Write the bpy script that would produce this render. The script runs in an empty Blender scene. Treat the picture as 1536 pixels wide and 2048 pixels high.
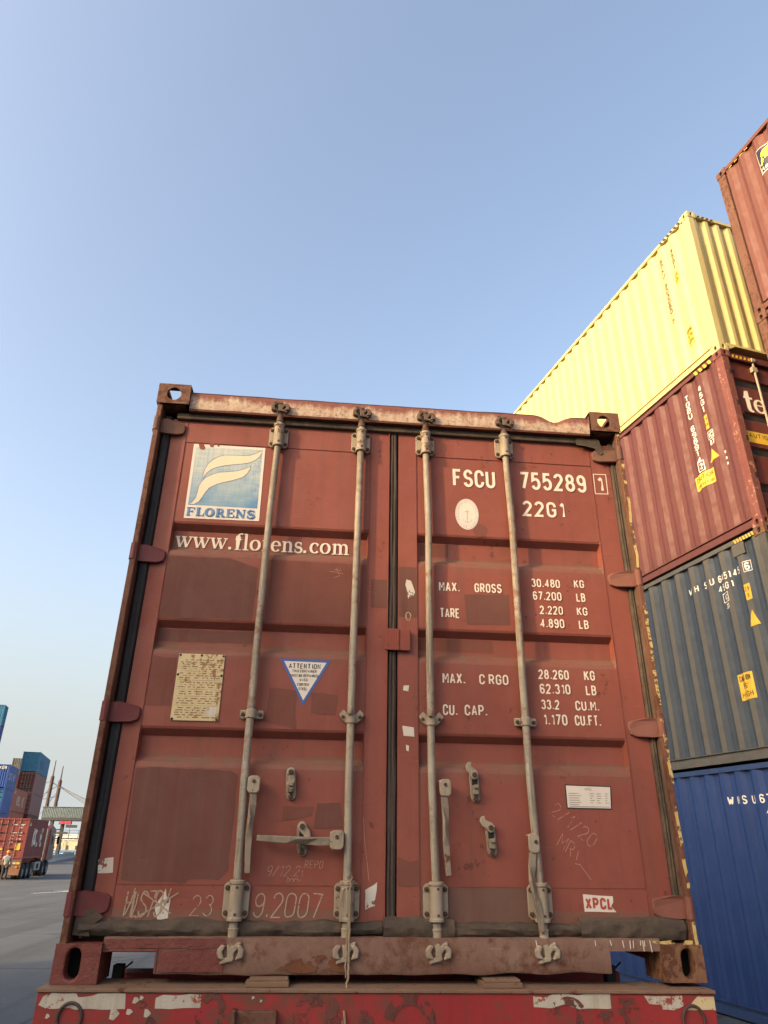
import bpy, bmesh, math, random
from mathutils import Vector, Matrix, noise
random.seed(7)
PI = math.pi
S = bpy.context.scene
COL = S.collection

# ------------------------------------------------------------------ camera
ZB = 1.435                                   # underside of the foreground container above the yard
cd = bpy.data.cameras.new('camera'); cam = bpy.data.objects.new('camera', cd); COL.objects.link(cam)
cam.location = (0.8921, -3.0376, 0.4676 + ZB)
cam.rotation_euler = (2.01610, -0.01253, -0.09673)
cd.sensor_fit = 'VERTICAL'; cd.sensor_height = 36.0; cd.lens = 36.0 * 1387.34 / 2048.0
cd.clip_start = 0.05; cd.clip_end = 6000
S.camera = cam

# ------------------------------------------------------------------ world, sun, exposure
SUN_AZ = math.radians(61)                    # to the left of the line from the doors to the viewer
SUN_EL = math.radians(21)
sun_dir = Vector((-math.sin(SUN_AZ) * math.cos(SUN_EL), -math.cos(SUN_AZ) * math.cos(SUN_EL), math.sin(SUN_EL)))
W = bpy.data.worlds.new('World'); S.world = W; W.use_nodes = True
nt = W.node_tree; bg = nt.nodes['Background']
sky = nt.nodes.new('ShaderNodeTexSky'); sky.sky_type = 'NISHITA'; sky.sun_disc = False
sky.sun_elevation = SUN_EL; sky.sun_rotation = math.atan2(sun_dir.x, sun_dir.y)
sky.air_density = 1.0; sky.dust_density = 6.0; sky.ozone_density = 1.0; sky.altitude = 0
tint = nt.nodes.new('ShaderNodeMix'); tint.data_type = 'RGBA'; tint.blend_type = 'MULTIPLY'; tint.inputs[0].default_value = 1.0
tint.inputs[7].default_value = (1.07, 1.0, 0.93, 1)                     # dusty afternoon air
nt.links.new(sky.outputs[0], tint.inputs[6])
wc = nt.nodes.new('ShaderNodeTexCoord'); wz = nt.nodes.new('ShaderNodeSeparateXYZ'); wr = nt.nodes.new('ShaderNodeMapRange'); wr.interpolation_type = 'SMOOTHSTEP'
nt.links.new(wc.outputs['Generated'], wz.inputs[0]); nt.links.new(wz.outputs['Z'], wr.inputs[0])
wr.inputs[1].default_value = 0.42; wr.inputs[2].default_value = -0.02    # the dust layer whitens the air towards the horizon
hzm = nt.nodes.new('ShaderNodeMix'); hzm.data_type = 'RGBA'; nt.links.new(wr.outputs[0], hzm.inputs[0]); nt.links.new(tint.outputs[2], hzm.inputs[6]); hzm.inputs[7].default_value = (1.42, 1.52, 1.52, 1)
nt.links.new(hzm.outputs[2], bg.inputs[0]); bg.inputs[1].default_value = 0.15
sl = bpy.data.lights.new('sun', 'SUN'); sun = bpy.data.objects.new('sun', sl); COL.objects.link(sun)
sl.energy = 1.4; sl.angle = math.radians(2.0); sl.color = (1.0, 0.70, 0.36)
sun.rotation_euler = sun_dir.to_track_quat('Z', 'Y').to_euler()
S.view_settings.view_transform = 'Standard'; S.view_settings.look = 'None'
S.view_settings.exposure = 1.65; S.view_settings.gamma = 1.0

# ------------------------------------------------------------------ helpers: objects
def lin(r, g, b):
    f = lambda c: (c / 12.92 if c <= 0.04045 else ((c + 0.055) / 1.055) ** 2.4)
    return (f(r / 255), f(g / 255), f(b / 255), 1)
def tag(o, label=None, cat=None, group=None, kind=None):
    if label: o['label'] = label
    if cat: o['category'] = cat
    if group: o['group'] = group
    if kind: o['kind'] = kind
    return o
def thing(name, label, cat, loc=(0, 0, 0), yaw=0, group=None):
    o = bpy.data.objects.new(name, None); COL.objects.link(o); o.empty_display_size = 0.2
    o.location = loc; o.rotation_euler = (0, 0, yaw)
    return tag(o, label, cat, group)

class MB:
    """collects shapes, then links them as one mesh object"""
    def __init__(s): s.v = []; s.f = []; s.m = []
    def add(s, vs, fs, mi=0):
        b = len(s.v); s.v += [tuple(p) for p in vs]
        for f in fs: s.f.append([b + i for i in f]); s.m.append(mi)
        return s
    def box(s, x0, x1, y0, y1, z0, z1, mi=0):
        return s.add([(x0, y0, z0), (x1, y0, z0), (x1, y1, z0), (x0, y1, z0), (x0, y0, z1), (x1, y0, z1), (x1, y1, z1), (x0, y1, z1)],
                     [(0, 3, 2, 1), (4, 5, 6, 7), (0, 1, 5, 4), (1, 2, 6, 5), (2, 3, 7, 6), (3, 0, 4, 7)], mi)
    def hull8(s, p, mi=0):
        return s.add(p, [(0, 3, 2, 1), (4, 5, 6, 7), (0, 1, 5, 4), (1, 2, 6, 5), (2, 3, 7, 6), (3, 0, 4, 7)], mi)
    def prism(s, pts, axis, d0, d1, mi=0):
        """pts: 2D outline; axis 'y': (x,z), 'x': (y,z), 'z': (x,y)"""
        def mk(p, d): return {'y': (p[0], d, p[1]), 'x': (d, p[0], p[1]), 'z': (p[0], p[1], d)}[axis]
        n = len(pts)
        vs = [mk(p, d0) for p in pts] + [mk(p, d1) for p in pts]
        return s.add(vs, [tuple(range(n))[::-1], tuple(range(n, 2 * n))] + [(i, (i + 1) % n, n + (i + 1) % n, n + i) for i in range(n)], mi)
    def tube(s, path, r, n=10, mi=0, cap=True):
        path = [Vector(p) for p in path]; rs = r if isinstance(r, (list, tuple)) else [r] * len(path)
        vs = []; up = None
        for i, p in enumerate(path):
            t = (path[min(i + 1, len(path) - 1)] - path[max(i - 1, 0)]).normalized()
            if up is None or abs(up.dot(t)) > 0.97: up = Vector((0, 0, 1)) if abs(t.z) < 0.9 else Vector((0, 1, 0))
            a = t.cross(up).normalized(); b = a.cross(t).normalized(); up = b
            for k in range(n):
                q = 2 * PI * k / n; vs.append(p + (a * math.cos(q) + b * math.sin(q)) * rs[i])
        fs = [(i * n + k, i * n + (k + 1) % n, (i + 1) * n + (k + 1) % n, (i + 1) * n + k) for i in range(len(path) - 1) for k in range(n)]
        if cap: fs += [tuple(range(n))[::-1], tuple(range((len(path) - 1) * n, len(path) * n))]
        return s.add(vs, fs, mi)
    def disc(s, c, r, d, axis='y', n=14, mi=0):
        c = Vector(c); e = {'y': Vector((0, 1, 0)), 'x': Vector((1, 0, 0)), 'z': Vector((0, 0, 1))}[axis]
        return s.tube([c - e * d / 2, c + e * d / 2], r, n, mi)
    def build(s, name, mats, parent=None, bevel=0, seg=2, smooth=False, label=None, ang=35):
        me = bpy.data.meshes.new(name); me.from_pydata(s.v, [], s.f)
        for m in (mats if isinstance(mats, (list, tuple)) else [mats]): me.materials.append(m)
        me.polygons.foreach_set('material_index', s.m); me.update()
        bm = bmesh.new(); bm.from_mesh(me); bmesh.ops.recalc_face_normals(bm, faces=bm.faces); bm.to_mesh(me); bm.free()
        o = bpy.data.objects.new(name, me); COL.objects.link(o)
        if parent: o.parent = parent
        if smooth:
            for p in me.polygons: p.use_smooth = True
            me.set_sharp_from_angle(angle=math.radians(ang))
        if bevel:
            b = o.modifiers.new('bevel', 'BEVEL'); b.width = bevel; b.segments = seg; b.limit_method = 'ANGLE'; b.angle_limit = math.radians(35); b.harden_normals = False
        if label: o['label'] = label
        return o

# ------------------------------------------------------------------ helpers: materials
MATS = {}
def N(nt, t, loc=None, **kw):
    n = nt.nodes.new(t)
    for k, v in kw.items(): setattr(n, k, v)
    return n
def mix(nt, fac, a, b):
    n = N(nt, 'ShaderNodeMix', data_type='RGBA')
    for i, v in ((0, fac), (6, a), (7, b)):
        if hasattr(v, 'is_output') or isinstance(v, bpy.types.NodeSocket): nt.links.new(v, n.inputs[i])
        else: n.inputs[i].default_value = v
    return n.outputs[2]
def ramp(nt, src, a, b):
    n = N(nt, 'ShaderNodeMapRange'); n.clamp = True
    nt.links.new(src, n.inputs[0]); n.inputs[1].default_value = a; n.inputs[2].default_value = b
    return n.outputs[0]
def mulv(nt, a, b):
    n = N(nt, 'ShaderNodeMath', operation='MULTIPLY')
    for i, v in ((0, a), (1, b)):
        if isinstance(v, bpy.types.NodeSocket): nt.links.new(v, n.inputs[i])
        else: n.inputs[i].default_value = v
    return n.outputs[0]
def noise_tex(nt, vec, scale, detail=4, rough=0.6, map_scale=None, off=(0, 0, 0)):
    if map_scale or off != (0, 0, 0):
        m = N(nt, 'ShaderNodeMapping'); nt.links.new(vec, m.inputs[0])
        m.inputs['Scale'].default_value = map_scale or (1, 1, 1); m.inputs['Location'].default_value = off
        vec = m.outputs[0]
    n = N(nt, 'ShaderNodeTexNoise'); nt.links.new(vec, n.inputs['Vector'])
    n.inputs['Scale'].default_value = scale; n.inputs['Detail'].default_value = detail; n.inputs['Roughness'].default_value = rough
    return n.outputs[0]
def paint(name, col, faded=None, dirt=None, rustc=(0.09, 0.035, 0.018, 1), rust=0.0, rust_scale=28, streak=0.4, fade=0.6, rough=0.6,
          bump=0.15, bump_scale=60, dents=0.0, metal=0.0, spots=0.0, off=(0, 0, 0), fade_scale=1.6, spec=0.35, streak_scale=(14, 14, 0.7), alpha=None, rough2=0.15, scratch=0.0, soft=1.0, mott=(0.35, 0.8), ledges=None, k=0.74):
    if name in MATS: return MATS[name]
    sc = lambda c: c and tuple(x * k for x in c[:3]) + (1,)
    col, faded, dirt = sc(col), sc(faded), sc(dirt)
    m = bpy.data.materials.new(name); m.use_nodes = True; nt = m.node_tree; p = nt.nodes['Principled BSDF']
    tc = N(nt, 'ShaderNodeTexCoord'); v = tc.outputs['Object']
    faded = faded or tuple(min(1, c * 1.25 + 0.02) for c in col[:3]) + (1,)
    dirt = dirt or tuple(c * 0.55 for c in col[:3]) + (1,)
    n1 = noise_tex(nt, v, fade_scale, 5, 0.62, off=off or (0, 0, 0))
    c = mix(nt, mulv(nt, ramp(nt, n1, 0.38, 0.68), fade), col, faded)
    n2 = noise_tex(nt, v, 1.0, 5, 0.65, map_scale=streak_scale, off=(3.1, 1.7, 0))
    c = mix(nt, mulv(nt, ramp(nt, n2, 0.5, 0.78), streak), c, dirt)
    n5 = noise_tex(nt, v, 9.0, 6, 0.7, off=(5, 2, 1))
    c = mix(nt, mulv(nt, ramp(nt, n5, 0.45, 0.75), mott[0]), c, tuple(x * mott[1] for x in col[:3]) + (1,))
    if rust > 0:
        n3 = noise_tex(nt, v, rust_scale, 6, 0.68, off=(1.3, 4.4, 2.2))
        n3b = noise_tex(nt, v, rust_scale * 0.14, 3, 0.5, off=(7, 2, 5))
        ad = N(nt, 'ShaderNodeMath', operation='MULTIPLY_ADD'); nt.links.new(n3b, ad.inputs[0]); ad.inputs[1].default_value = 0.5; nt.links.new(n3, ad.inputs[2])
        t = 0.99 - rust * 0.42
        c = mix(nt, ramp(nt, ad.outputs[0], t - 0.03 * soft, t + 0.02 * soft), c, rustc)
    if spots > 0:
        vo = N(nt, 'ShaderNodeTexVoronoi'); nt.links.new(v, vo.inputs['Vector']); vo.inputs['Scale'].default_value = 19
        wv = noise_tex(nt, v, 2.3, 2, 0.5, off=(9, 9, 4))
        lt = N(nt, 'ShaderNodeMath', operation='LESS_THAN'); nt.links.new(vo.outputs['Distance'], lt.inputs[0]); nt.links.new(mulv(nt, ramp(nt, wv, 0.52, 0.75), 0.12 * spots), lt.inputs[1])
        c = mix(nt, lt.outputs[0], c, (0.05, 0.02, 0.013, 1))
    if scratch > 0:
        for rot, sc_, of in ((0.35, 2.2, 1.0), (-0.5, 1.7, 4.0), (1.35, 1.9, 8.0)):
            mp = N(nt, 'ShaderNodeMapping'); nt.links.new(v, mp.inputs[0]); mp.inputs['Rotation'].default_value = (0, rot, 0); mp.inputs['Scale'].default_value = (sc_ * 2.5, 1, 150); mp.inputs['Location'].default_value = (of, 0, of)
            sn = noise_tex(nt, mp.outputs[0], 1.0, 2, 0.5); ms = noise_tex(nt, v, 2.6, 3, 0.6, off=(of, 3, of))
            c = mix(nt, mulv(nt, mulv(nt, ramp(nt, sn, 0.70, 0.76), ramp(nt, ms, 0.5, 0.66)), scratch), c, tuple(min(1, x * 1.5 + .05) for x in col[:3]) + (1,))
        for of, cc in ((2.0, 0.72), (6.0, 1.22)):                          # runs below seams and fittings
            rn = noise_tex(nt, v, 1.0, 4, 0.6, map_scale=(26, 26, 1.1), off=(of, 1, of)); rm = noise_tex(nt, v, 1.3, 3, 0.6, off=(of, 6, 2))
            c = mix(nt, mulv(nt, mulv(nt, ramp(nt, rn, 0.56, 0.70), ramp(nt, rm, 0.42, 0.62)), 0.5), c, tuple(x * cc for x in (col[0], col[1] * (1.12 if cc > 1 else 1), col[2] * (1.2 if cc > 1 else 1))) + (1,))
    if ledges:                                 # road dust that settled on each pressed ledge and ran down a little
        sp = N(nt, 'ShaderNodeSeparateXYZ'); nt.links.new(v, sp.inputs[0])
        dn = noise_tex(nt, v, 1.0, 4, 0.65, map_scale=(9, 9, 3), off=(4, 2, 7))
        for z in ledges:
            a = ramp(nt, sp.outputs['Z'], z - 0.075, z + 0.004); lt = N(nt, 'ShaderNodeMath', operation='LESS_THAN'); nt.links.new(sp.outputs['Z'], lt.inputs[0]); lt.inputs[1].default_value = z + 0.03
            pw = N(nt, 'ShaderNodeMath', operation='POWER'); nt.links.new(a, pw.inputs[0]); pw.inputs[1].default_value = 1.8
            c = mix(nt, mulv(nt, mulv(nt, mulv(nt, pw.outputs[0], lt.outputs[0]), ramp(nt, dn, 0.2, 0.62)), 0.85), c, (0.150, 0.092, 0.062, 1))
    nt.links.new(c, p.inputs['Base Color'])
    r = N(nt, 'ShaderNodeMapRange'); nt.links.new(n5, r.inputs[0]); r.inputs[1].default_value = 0.3; r.inputs[2].default_value = 0.7
    r.inputs[3].default_value = rough - rough2; r.inputs[4].default_value = min(1, rough + rough2); nt.links.new(r.outputs[0], p.inputs['Roughness'])
    p.inputs['Metallic'].default_value = metal; p.inputs['Specular IOR Level'].default_value = spec
    if bump:
        b = N(nt, 'ShaderNodeBump'); b.inputs['Strength'].default_value = bump; b.inputs['Distance'].default_value = 0.004
        nt.links.new(noise_tex(nt, v, bump_scale, 5, 0.65), b.inputs['Height']); last = b
        if dents:
            d = N(nt, 'ShaderNodeBump'); d.inputs['Strength'].default_value = dents; d.inputs['Distance'].default_value = 0.03
            nt.links.new(noise_tex(nt, v, 3.0, 2, 0.4, off=(2, 8, 3)), d.inputs['Height']); nt.links.new(b.outputs[0], d.inputs['Normal']); last = d
        nt.links.new(last.outputs[0], p.inputs['Normal'])
    if alpha is not None:                      # flaking: bits of the film are gone
        n4 = noise_tex(nt, v, alpha[0], 5, 0.7, off=(2.2, 0.4, 6.1))
        nt.links.new(ramp(nt, n4, alpha[1] - 0.02, alpha[1] + 0.02), p.inputs['Alpha'])
    MATS[name] = m; return m
def plain(name, col, rough=0.6, metal=0, emit=None):
    if name in MATS: return MATS[name]
    m = bpy.data.materials.new(name); m.use_nodes = True; p = m.node_tree.nodes['Principled BSDF']
    p.inputs['Base Color'].default_value = col; p.inputs['Roughness'].default_value = rough; p.inputs['Metallic'].default_value = metal
    if emit: p.inputs['Emission Color'].default_value = emit[0]; p.inputs['Emission Strength'].default_value = emit[1]
    MATS[name] = m; return m

DUST = (0.24, 0.165, 0.115, 1)
RED = (0.278, 0.076, 0.051, 1)
M_red = paint('brick red container paint', RED, faded=(0.33, 0.10, 0.065, 1), dirt=(0.20, 0.075, 0.05, 1), rust=0.14, rust_scale=24, streak=0.75, rough=0.62, bump=0.15, dents=0.30, spots=0.9, scratch=0.8, rustc=(0.12, 0.034, 0.02, 1))
M_redl = paint('brick red paint with dusty ledges', RED, faded=(0.33, 0.10, 0.065, 1), dirt=(0.20, 0.075, 0.05, 1), rust=0.14, rust_scale=24, streak=0.75, rough=0.62, bump=0.15, dents=0.30, spots=0.9, scratch=0.8, rustc=(0.12, 0.034, 0.02, 1), ledges=(.763, 1.233, 1.705, .20))
M_redf = paint('brick red frame paint', (0.27, 0.062, 0.04, 1), faded=(0.30, 0.10, 0.07, 1), dirt=(0.15, 0.06, 0.045, 1), rust=0.22, rust_scale=34, streak=0.5, rough=0.65, bump=0.25, spots=0.8)
M_dustl = paint('dust lying on the ledges', (0.17, 0.10, 0.062, 1), faded=(0.23, 0.125, 0.08, 1), dirt=(0.22, 0.075, 0.05, 1), streak=0.8, rough=0.9, spec=0.1, streak_scale=(6, 6, 6))
M_patch = paint('brown repair paint', (0.165, 0.068, 0.054, 1), k=0.78, faded=(0.19, 0.088, 0.068, 1), dirt=(0.20, 0.115, 0.088, 1), streak=0.7, rough=0.8, bump=0.15, spec=0.2, scratch=0.6, spots=.5)
M_patchd = paint('dusty repair paint', (0.175, 0.095, 0.073, 1), k=0.80, faded=(0.20, 0.115, 0.09, 1), dirt=(0.15, 0.07, 0.055, 1), streak=0.6, rough=0.85, bump=0.2, spec=0.15, scratch=0.5, spots=.4)
M_patch2 = paint('thin brown repair paint', (0.205, 0.078, 0.058, 1), k=0.76, faded=(0.23, 0.085, 0.062, 1), streak=0.5, rough=0.8, bump=0.1, spec=0.2)
M_sill = paint('worn dusty sill paint', (0.205, 0.118, 0.085, 1), k=.92, faded=(0.245, 0.160, 0.115, 1), dirt=(0.17, 0.072, 0.055, 1), rust=0.30, rust_scale=22, soft=4, streak=0.8, rough=0.85, bump=0.8, bump_scale=38, rustc=(0.115, 0.045, 0.026, 1), fade=0.9, fade_scale=5, scratch=.7, spots=.8, mott=(.6, .75), streak_scale=(5, 5, 5))
def header_mat():
    m = bpy.data.materials.new('scraped header paint'); m.use_nodes = True; nt = m.node_tree; p = nt.nodes['Principled BSDF']
    v = N(nt, 'ShaderNodeTexCoord').outputs['Object']; sp = N(nt, 'ShaderNodeSeparateXYZ'); nt.links.new(v, sp.inputs[0])
    big = noise_tex(nt, v, 1.0, 3, .55, map_scale=(4.5, 1, 2)); run = noise_tex(nt, v, 1.0, 5, .7, map_scale=(55, 20, 5)); fine = noise_tex(nt, v, 60, 6, .7); mid = noise_tex(nt, v, 16, 6, .72, off=(3, 1, 5))
    def add(a, b, k):
        n = N(nt, 'ShaderNodeMath', operation='MULTIPLY_ADD'); nt.links.new(a, n.inputs[0]); n.inputs[1].default_value = k; nt.links.new(b, n.inputs[2]); return n.outputs[0]
    h = ramp(nt, sp.outputs['Z'], 2.45, 2.575)
    w = add(big, add(run, add(mid, h, .5), .45), .9)
    c = mix(nt, ramp(nt, run, .3, .72), (.52, .425, .31, 1), (.36, .255, .19, 1))
    c = mix(nt, mulv(nt, ramp(nt, mid, .5, .72), .8), c, (.36, .20, .14, 1))
    c = mix(nt, ramp(nt, w, 1.38, 1.66), c, (.19, .07, .052, 1))
    c = mix(nt, mulv(nt, ramp(nt, fine, .50, .66), .75), c, (.12, .05, .035, 1))
    e = add(mid, ramp(nt, sp.outputs['Z'], 2.475, 2.452), .45)
    c = mix(nt, ramp(nt, e, .66, .74), c, (.10, .035, .02, 1))
    c = mix(nt, ramp(nt, add(mid, ramp(nt, sp.outputs['Z'], 2.545, 2.566), .5), .68, .76), c, (.05, .028, .022, 1))
    nt.links.new(c, p.inputs['Base Color']); p.inputs['Roughness'].default_value = .75; p.inputs['Specular IOR Level'].default_value = .25
    b = N(nt, 'ShaderNodeBump'); b.inputs['Strength'].default_value = .7; b.inputs['Distance'].default_value = .004; nt.links.new(mid, b.inputs['Height']); nt.links.new(b.outputs[0], p.inputs['Normal'])
    return m
M_header = header_mat()
M_seal = paint('faded middle seal', (0.045, 0.036, 0.031, 1), k=1, faded=(0.075, 0.058, 0.047, 1), dirt=(0.12, 0.08, 0.06, 1), streak=0.8, rough=0.85, bump=0.5, bump_scale=30, spec=0.2, fade_scale=4, streak_scale=(30, 30, 2.5))
M_pale = paint('scraped pale primer', (0.56, 0.43, 0.28, 1), k=0.8, faded=(0.45, 0.29, 0.19, 1), dirt=(0.30, 0.15, 0.09, 1), rust=0.42, rust_scale=15, streak=0.8, rough=0.75, bump=0.2, alpha=(9, 0.44), streak_scale=(30, 30, 5))
M_cast = paint('rusty casting steel', (0.165, 0.078, 0.051, 1), k=.85, faded=(0.24, 0.12, 0.07, 1), dirt=(0.10, 0.04, 0.028, 1), rust=0.5, rust_scale=30, streak=0.4, rough=0.8, bump=0.8, bump_scale=50, fade_scale=9)
M_castred = paint('thick red casting paint', (0.20, 0.052, 0.04, 1), faded=(0.25, 0.09, 0.065, 1), rust=0.18, streak=0.4, rough=0.6, bump=1.2, bump_scale=55, fade_scale=9, mott=(.6, .7), spots=.6)
M_castyel = paint('ochre rust casting steel', (0.19, 0.085, 0.05, 1), faded=(0.33, 0.19, 0.09, 1), dirt=(0.15, 0.07, 0.045, 1), rust=0.45, rust_scale=38, streak=0.4, rough=0.8, bump=0.8, bump_scale=55, fade_scale=14, fade=0.9)
M_post = paint('rust brown post', (0.17, 0.07, 0.042, 1), faded=(0.26, 0.13, 0.08, 1), dirt=(0.12, 0.05, 0.033, 1), rust=0.4, rust_scale=22, streak=0.6, rough=0.8, bump=0.7, bump_scale=70, streak_scale=(30, 30, 3), spots=1.2)
M_flake = paint('flaking yellow paint', (0.62, 0.45, 0.15, 1), k=0.8, faded=(0.66, 0.55, 0.27, 1), dirt=(0.36, 0.17, 0.07, 1), rust=0.3, rust_scale=30, streak=0.6, rough=0.7, bump=0.5, alpha=(16, 0.5), streak_scale=(20, 20, 4))
M_dark = plain('dark hollow', (0.012, 0.011, 0.011, 1), 0.9)
M_rub = paint('black rubber seal', (0.026, 0.026, 0.028, 1), k=0.9, faded=(0.045, 0.042, 0.04, 1), dirt=(0.075, 0.06, 0.048, 1), streak=0.5, rough=0.75, bump=0.3, bump_scale=25, spec=0.3, streak_scale=(20, 20, 2), fade=0.6)
M_rubd = paint('dusty rubber seal', (0.06, 0.049, 0.039, 1), k=0.95, faded=(0.10, 0.075, 0.055, 1), dirt=(0.15, 0.105, 0.075, 1), streak=0.7, rough=0.9, bump=1.0, bump_scale=40, spec=0.2, fade_scale=9, rust=.30, soft=4, rustc=(.11, .08, .055, 1), rust_scale=18, streak_scale=(9, 9, 4))
M_bar = paint('weathered galvanised steel', (0.40, 0.345, 0.26, 1), faded=(0.47, 0.42, 0.33, 1), dirt=(0.11, 0.08, 0.055, 1), rust=0.28, soft=3, rust_scale=26, streak=1.0, rough=0.62, bump=0.45, bump_scale=90, scratch=.5, mott=(.75, .5), spec=0.4, rustc=(0.20, 0.11, 0.07, 1), streak_scale=(75, 75, 2.6), fade_scale=7)
M_brk = paint('dusty steel fittings', (0.40, 0.33, 0.235, 1), faded=(0.47, 0.41, 0.31, 1), dirt=(0.17, 0.115, 0.075, 1), rust=0.24, rust_scale=30, streak=0.6, rough=0.7, bump=0.5, bump_scale=70, rustc=(0.14, 0.07, 0.042, 1), streak_scale=(30, 30, 8), fade_scale=9)
M_hdl = paint('grimy handle steel', (0.28, 0.225, 0.16, 1), faded=(0.40, 0.34, 0.25, 1), dirt=(0.09, 0.07, 0.055, 1), rust=0.24, rust_scale=30, streak=0.8, rough=0.7, bump=0.6, bump_scale=60, fade_scale=12, streak_scale=(20, 20, 6))
M_bolt = paint('rusty bolts', (0.085, 0.045, 0.032, 1), faded=(0.13, 0.07, 0.05, 1), rough=0.8, bump=0.5)
M_cam = paint('dark worn cam steel', (0.13, 0.085, 0.06, 1), faded=(0.24, 0.17, 0.12, 1), dirt=(0.05, 0.032, 0.026, 1), rust=0.3, rough=0.75, bump=0.6, fade_scale=16)
M_hinge = paint('brown hinge paint', (0.17, 0.082, 0.055, 1), faded=(0.20, 0.10, 0.07, 1), rust=0.15, rough=0.75, bump=0.3)
M_hinger = paint('fresh red hinge paint', (0.175, 0.038, 0.038, 1), faded=(0.21, 0.06, 0.055, 1), rust=0.05, rough=0.55, bump=0.3)
M_hingeb = paint('faded red hinge paint', (0.23, 0.085, 0.06, 1), faded=(0.27, 0.12, 0.09, 1), rust=0.12, rough=0.75, bump=0.35)
M_white = paint('white lettering film', (0.74, 0.66, 0.53, 1), k=.92, faded=(0.78, 0.70, 0.57, 1), dirt=(0.55, 0.40, 0.28, 1), streak=0.4, rough=0.55, bump=0.05, alpha=(75, 0.285))
M_sticker = paint('white vinyl', (0.74, 0.68, 0.58, 1), k=.87, faded=(0.70, 0.62, 0.52, 1), dirt=(0.55, 0.42, 0.33, 1), streak=0.35, rough=0.5, bump=0.05)
M_torn = paint('torn paper label', (0.58, 0.55, 0.47, 1), k=0.95, faded=(0.50, 0.43, 0.35, 1), dirt=(0.26, 0.12, 0.08, 1), streak=0.6, rough=0.8, bump=0.3, alpha=(26, 0.40), fade_scale=8)
M_wing = paint('cream logo wings', (0.82, 0.70, 0.48, 1), k=.80, faded=(0.80, 0.72, 0.56, 1), streak=0.15, dirt=(0.7, 0.5, 0.35, 1), rough=0.55, bump=0.03)
M_chalk = paint('chalk marks', (0.37, 0.27, 0.19, 1), k=0.95, rough=0.95, spec=0.1, alpha=(70, 0.41), bump=0)
M_chalkr = paint('thin chalk marks', (0.43, 0.24, 0.175, 1), k=0.85, rough=0.95, spec=0.1, alpha=(70, 0.41), bump=0)
M_black = paint('black print', (0.03, 0.03, 0.032, 1), rough=0.6, bump=0)
M_bluep = paint('blue print', (0.04, 0.11, 0.33, 1), k=0.9, rough=0.5, bump=0)
M_redp = paint('red print', (0.42, 0.06, 0.04, 1), rough=0.5, bump=0)
M_plate = paint('rusted data plate', (0.53, 0.44, 0.24, 1), k=1, faded=(0.56, 0.47, 0.28, 1), dirt=(0.30, 0.17, 0.075, 1), rust=0.30, rust_scale=36, rustc=(0.27, 0.13, 0.05, 1), streak=0.4, rough=0.6, bump=0.3, fade_scale=6, streak_scale=(8, 8, 40))
M_emb = paint('embossed plate print', (0.30, 0.16, 0.065, 1), rough=0.7, bump=0.2, alpha=(60, 0.46))
M_yel = paint('yellow caution vinyl', (0.78, 0.47, 0.03, 1), k=0.9, faded=(0.78, 0.52, 0.08, 1), streak=0.2, rough=0.5, bump=0.05)
M_rope = paint('hemp rope', (0.33, 0.24, 0.15, 1), faded=(0.44, 0.34, 0.23, 1), rough=0.9, bump=0.6, bump_scale=160)

def logo_blue():
    m = bpy.data.materials.new('faded blue logo field'); m.use_nodes = True; nt = m.node_tree; p = nt.nodes['Principled BSDF']
    v = N(nt, 'ShaderNodeTexCoord').outputs['Object']
    sp = N(nt, 'ShaderNodeSeparateXYZ'); nt.links.new(v, sp.inputs[0])
    a = noise_tex(nt, v, 9, 5, 0.7)
    h = ramp(nt, sp.outputs['Z'], 2.30, 1.92)          # the film bleached from the top down
    ad = N(nt, 'ShaderNodeMath', operation='MULTIPLY_ADD'); nt.links.new(a, ad.inputs[0]); ad.inputs[1].default_value = 1.2; nt.links.new(h, ad.inputs[2])
    c = mix(nt, ramp(nt, ad.outputs[0], 0.75, 1.75), (0.46, 0.49, 0.44, 1), (0.085, 0.23, 0.37, 1))
    for sc in ((150, 8, 8), (8, 8, 150)):
        w = noise_tex(nt, v, 1.0, 3, 0.6, map_scale=sc); c = mix(nt, mulv(nt, ramp(nt, w, 0.45, 0.7), 0.35), c, (0.10, 0.22, 0.31, 1))
    e = N(nt, 'ShaderNodeMath', operation='MULTIPLY'); nt.links.new(ramp(nt, sp.outputs['X'], 0.50, 0.55), e.inputs[0]); nt.links.new(ramp(nt, a, 0.42, 0.6), e.inputs[1])
    c = mix(nt, mulv(nt, e.outputs[0], 0.75), c, (0.045, 0.16, 0.38, 1))
    nt.links.new(c, p.inputs['Base Color']); p.inputs['Roughness'].default_value = 0.6
    return m
M_logo = logo_blue()

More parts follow.
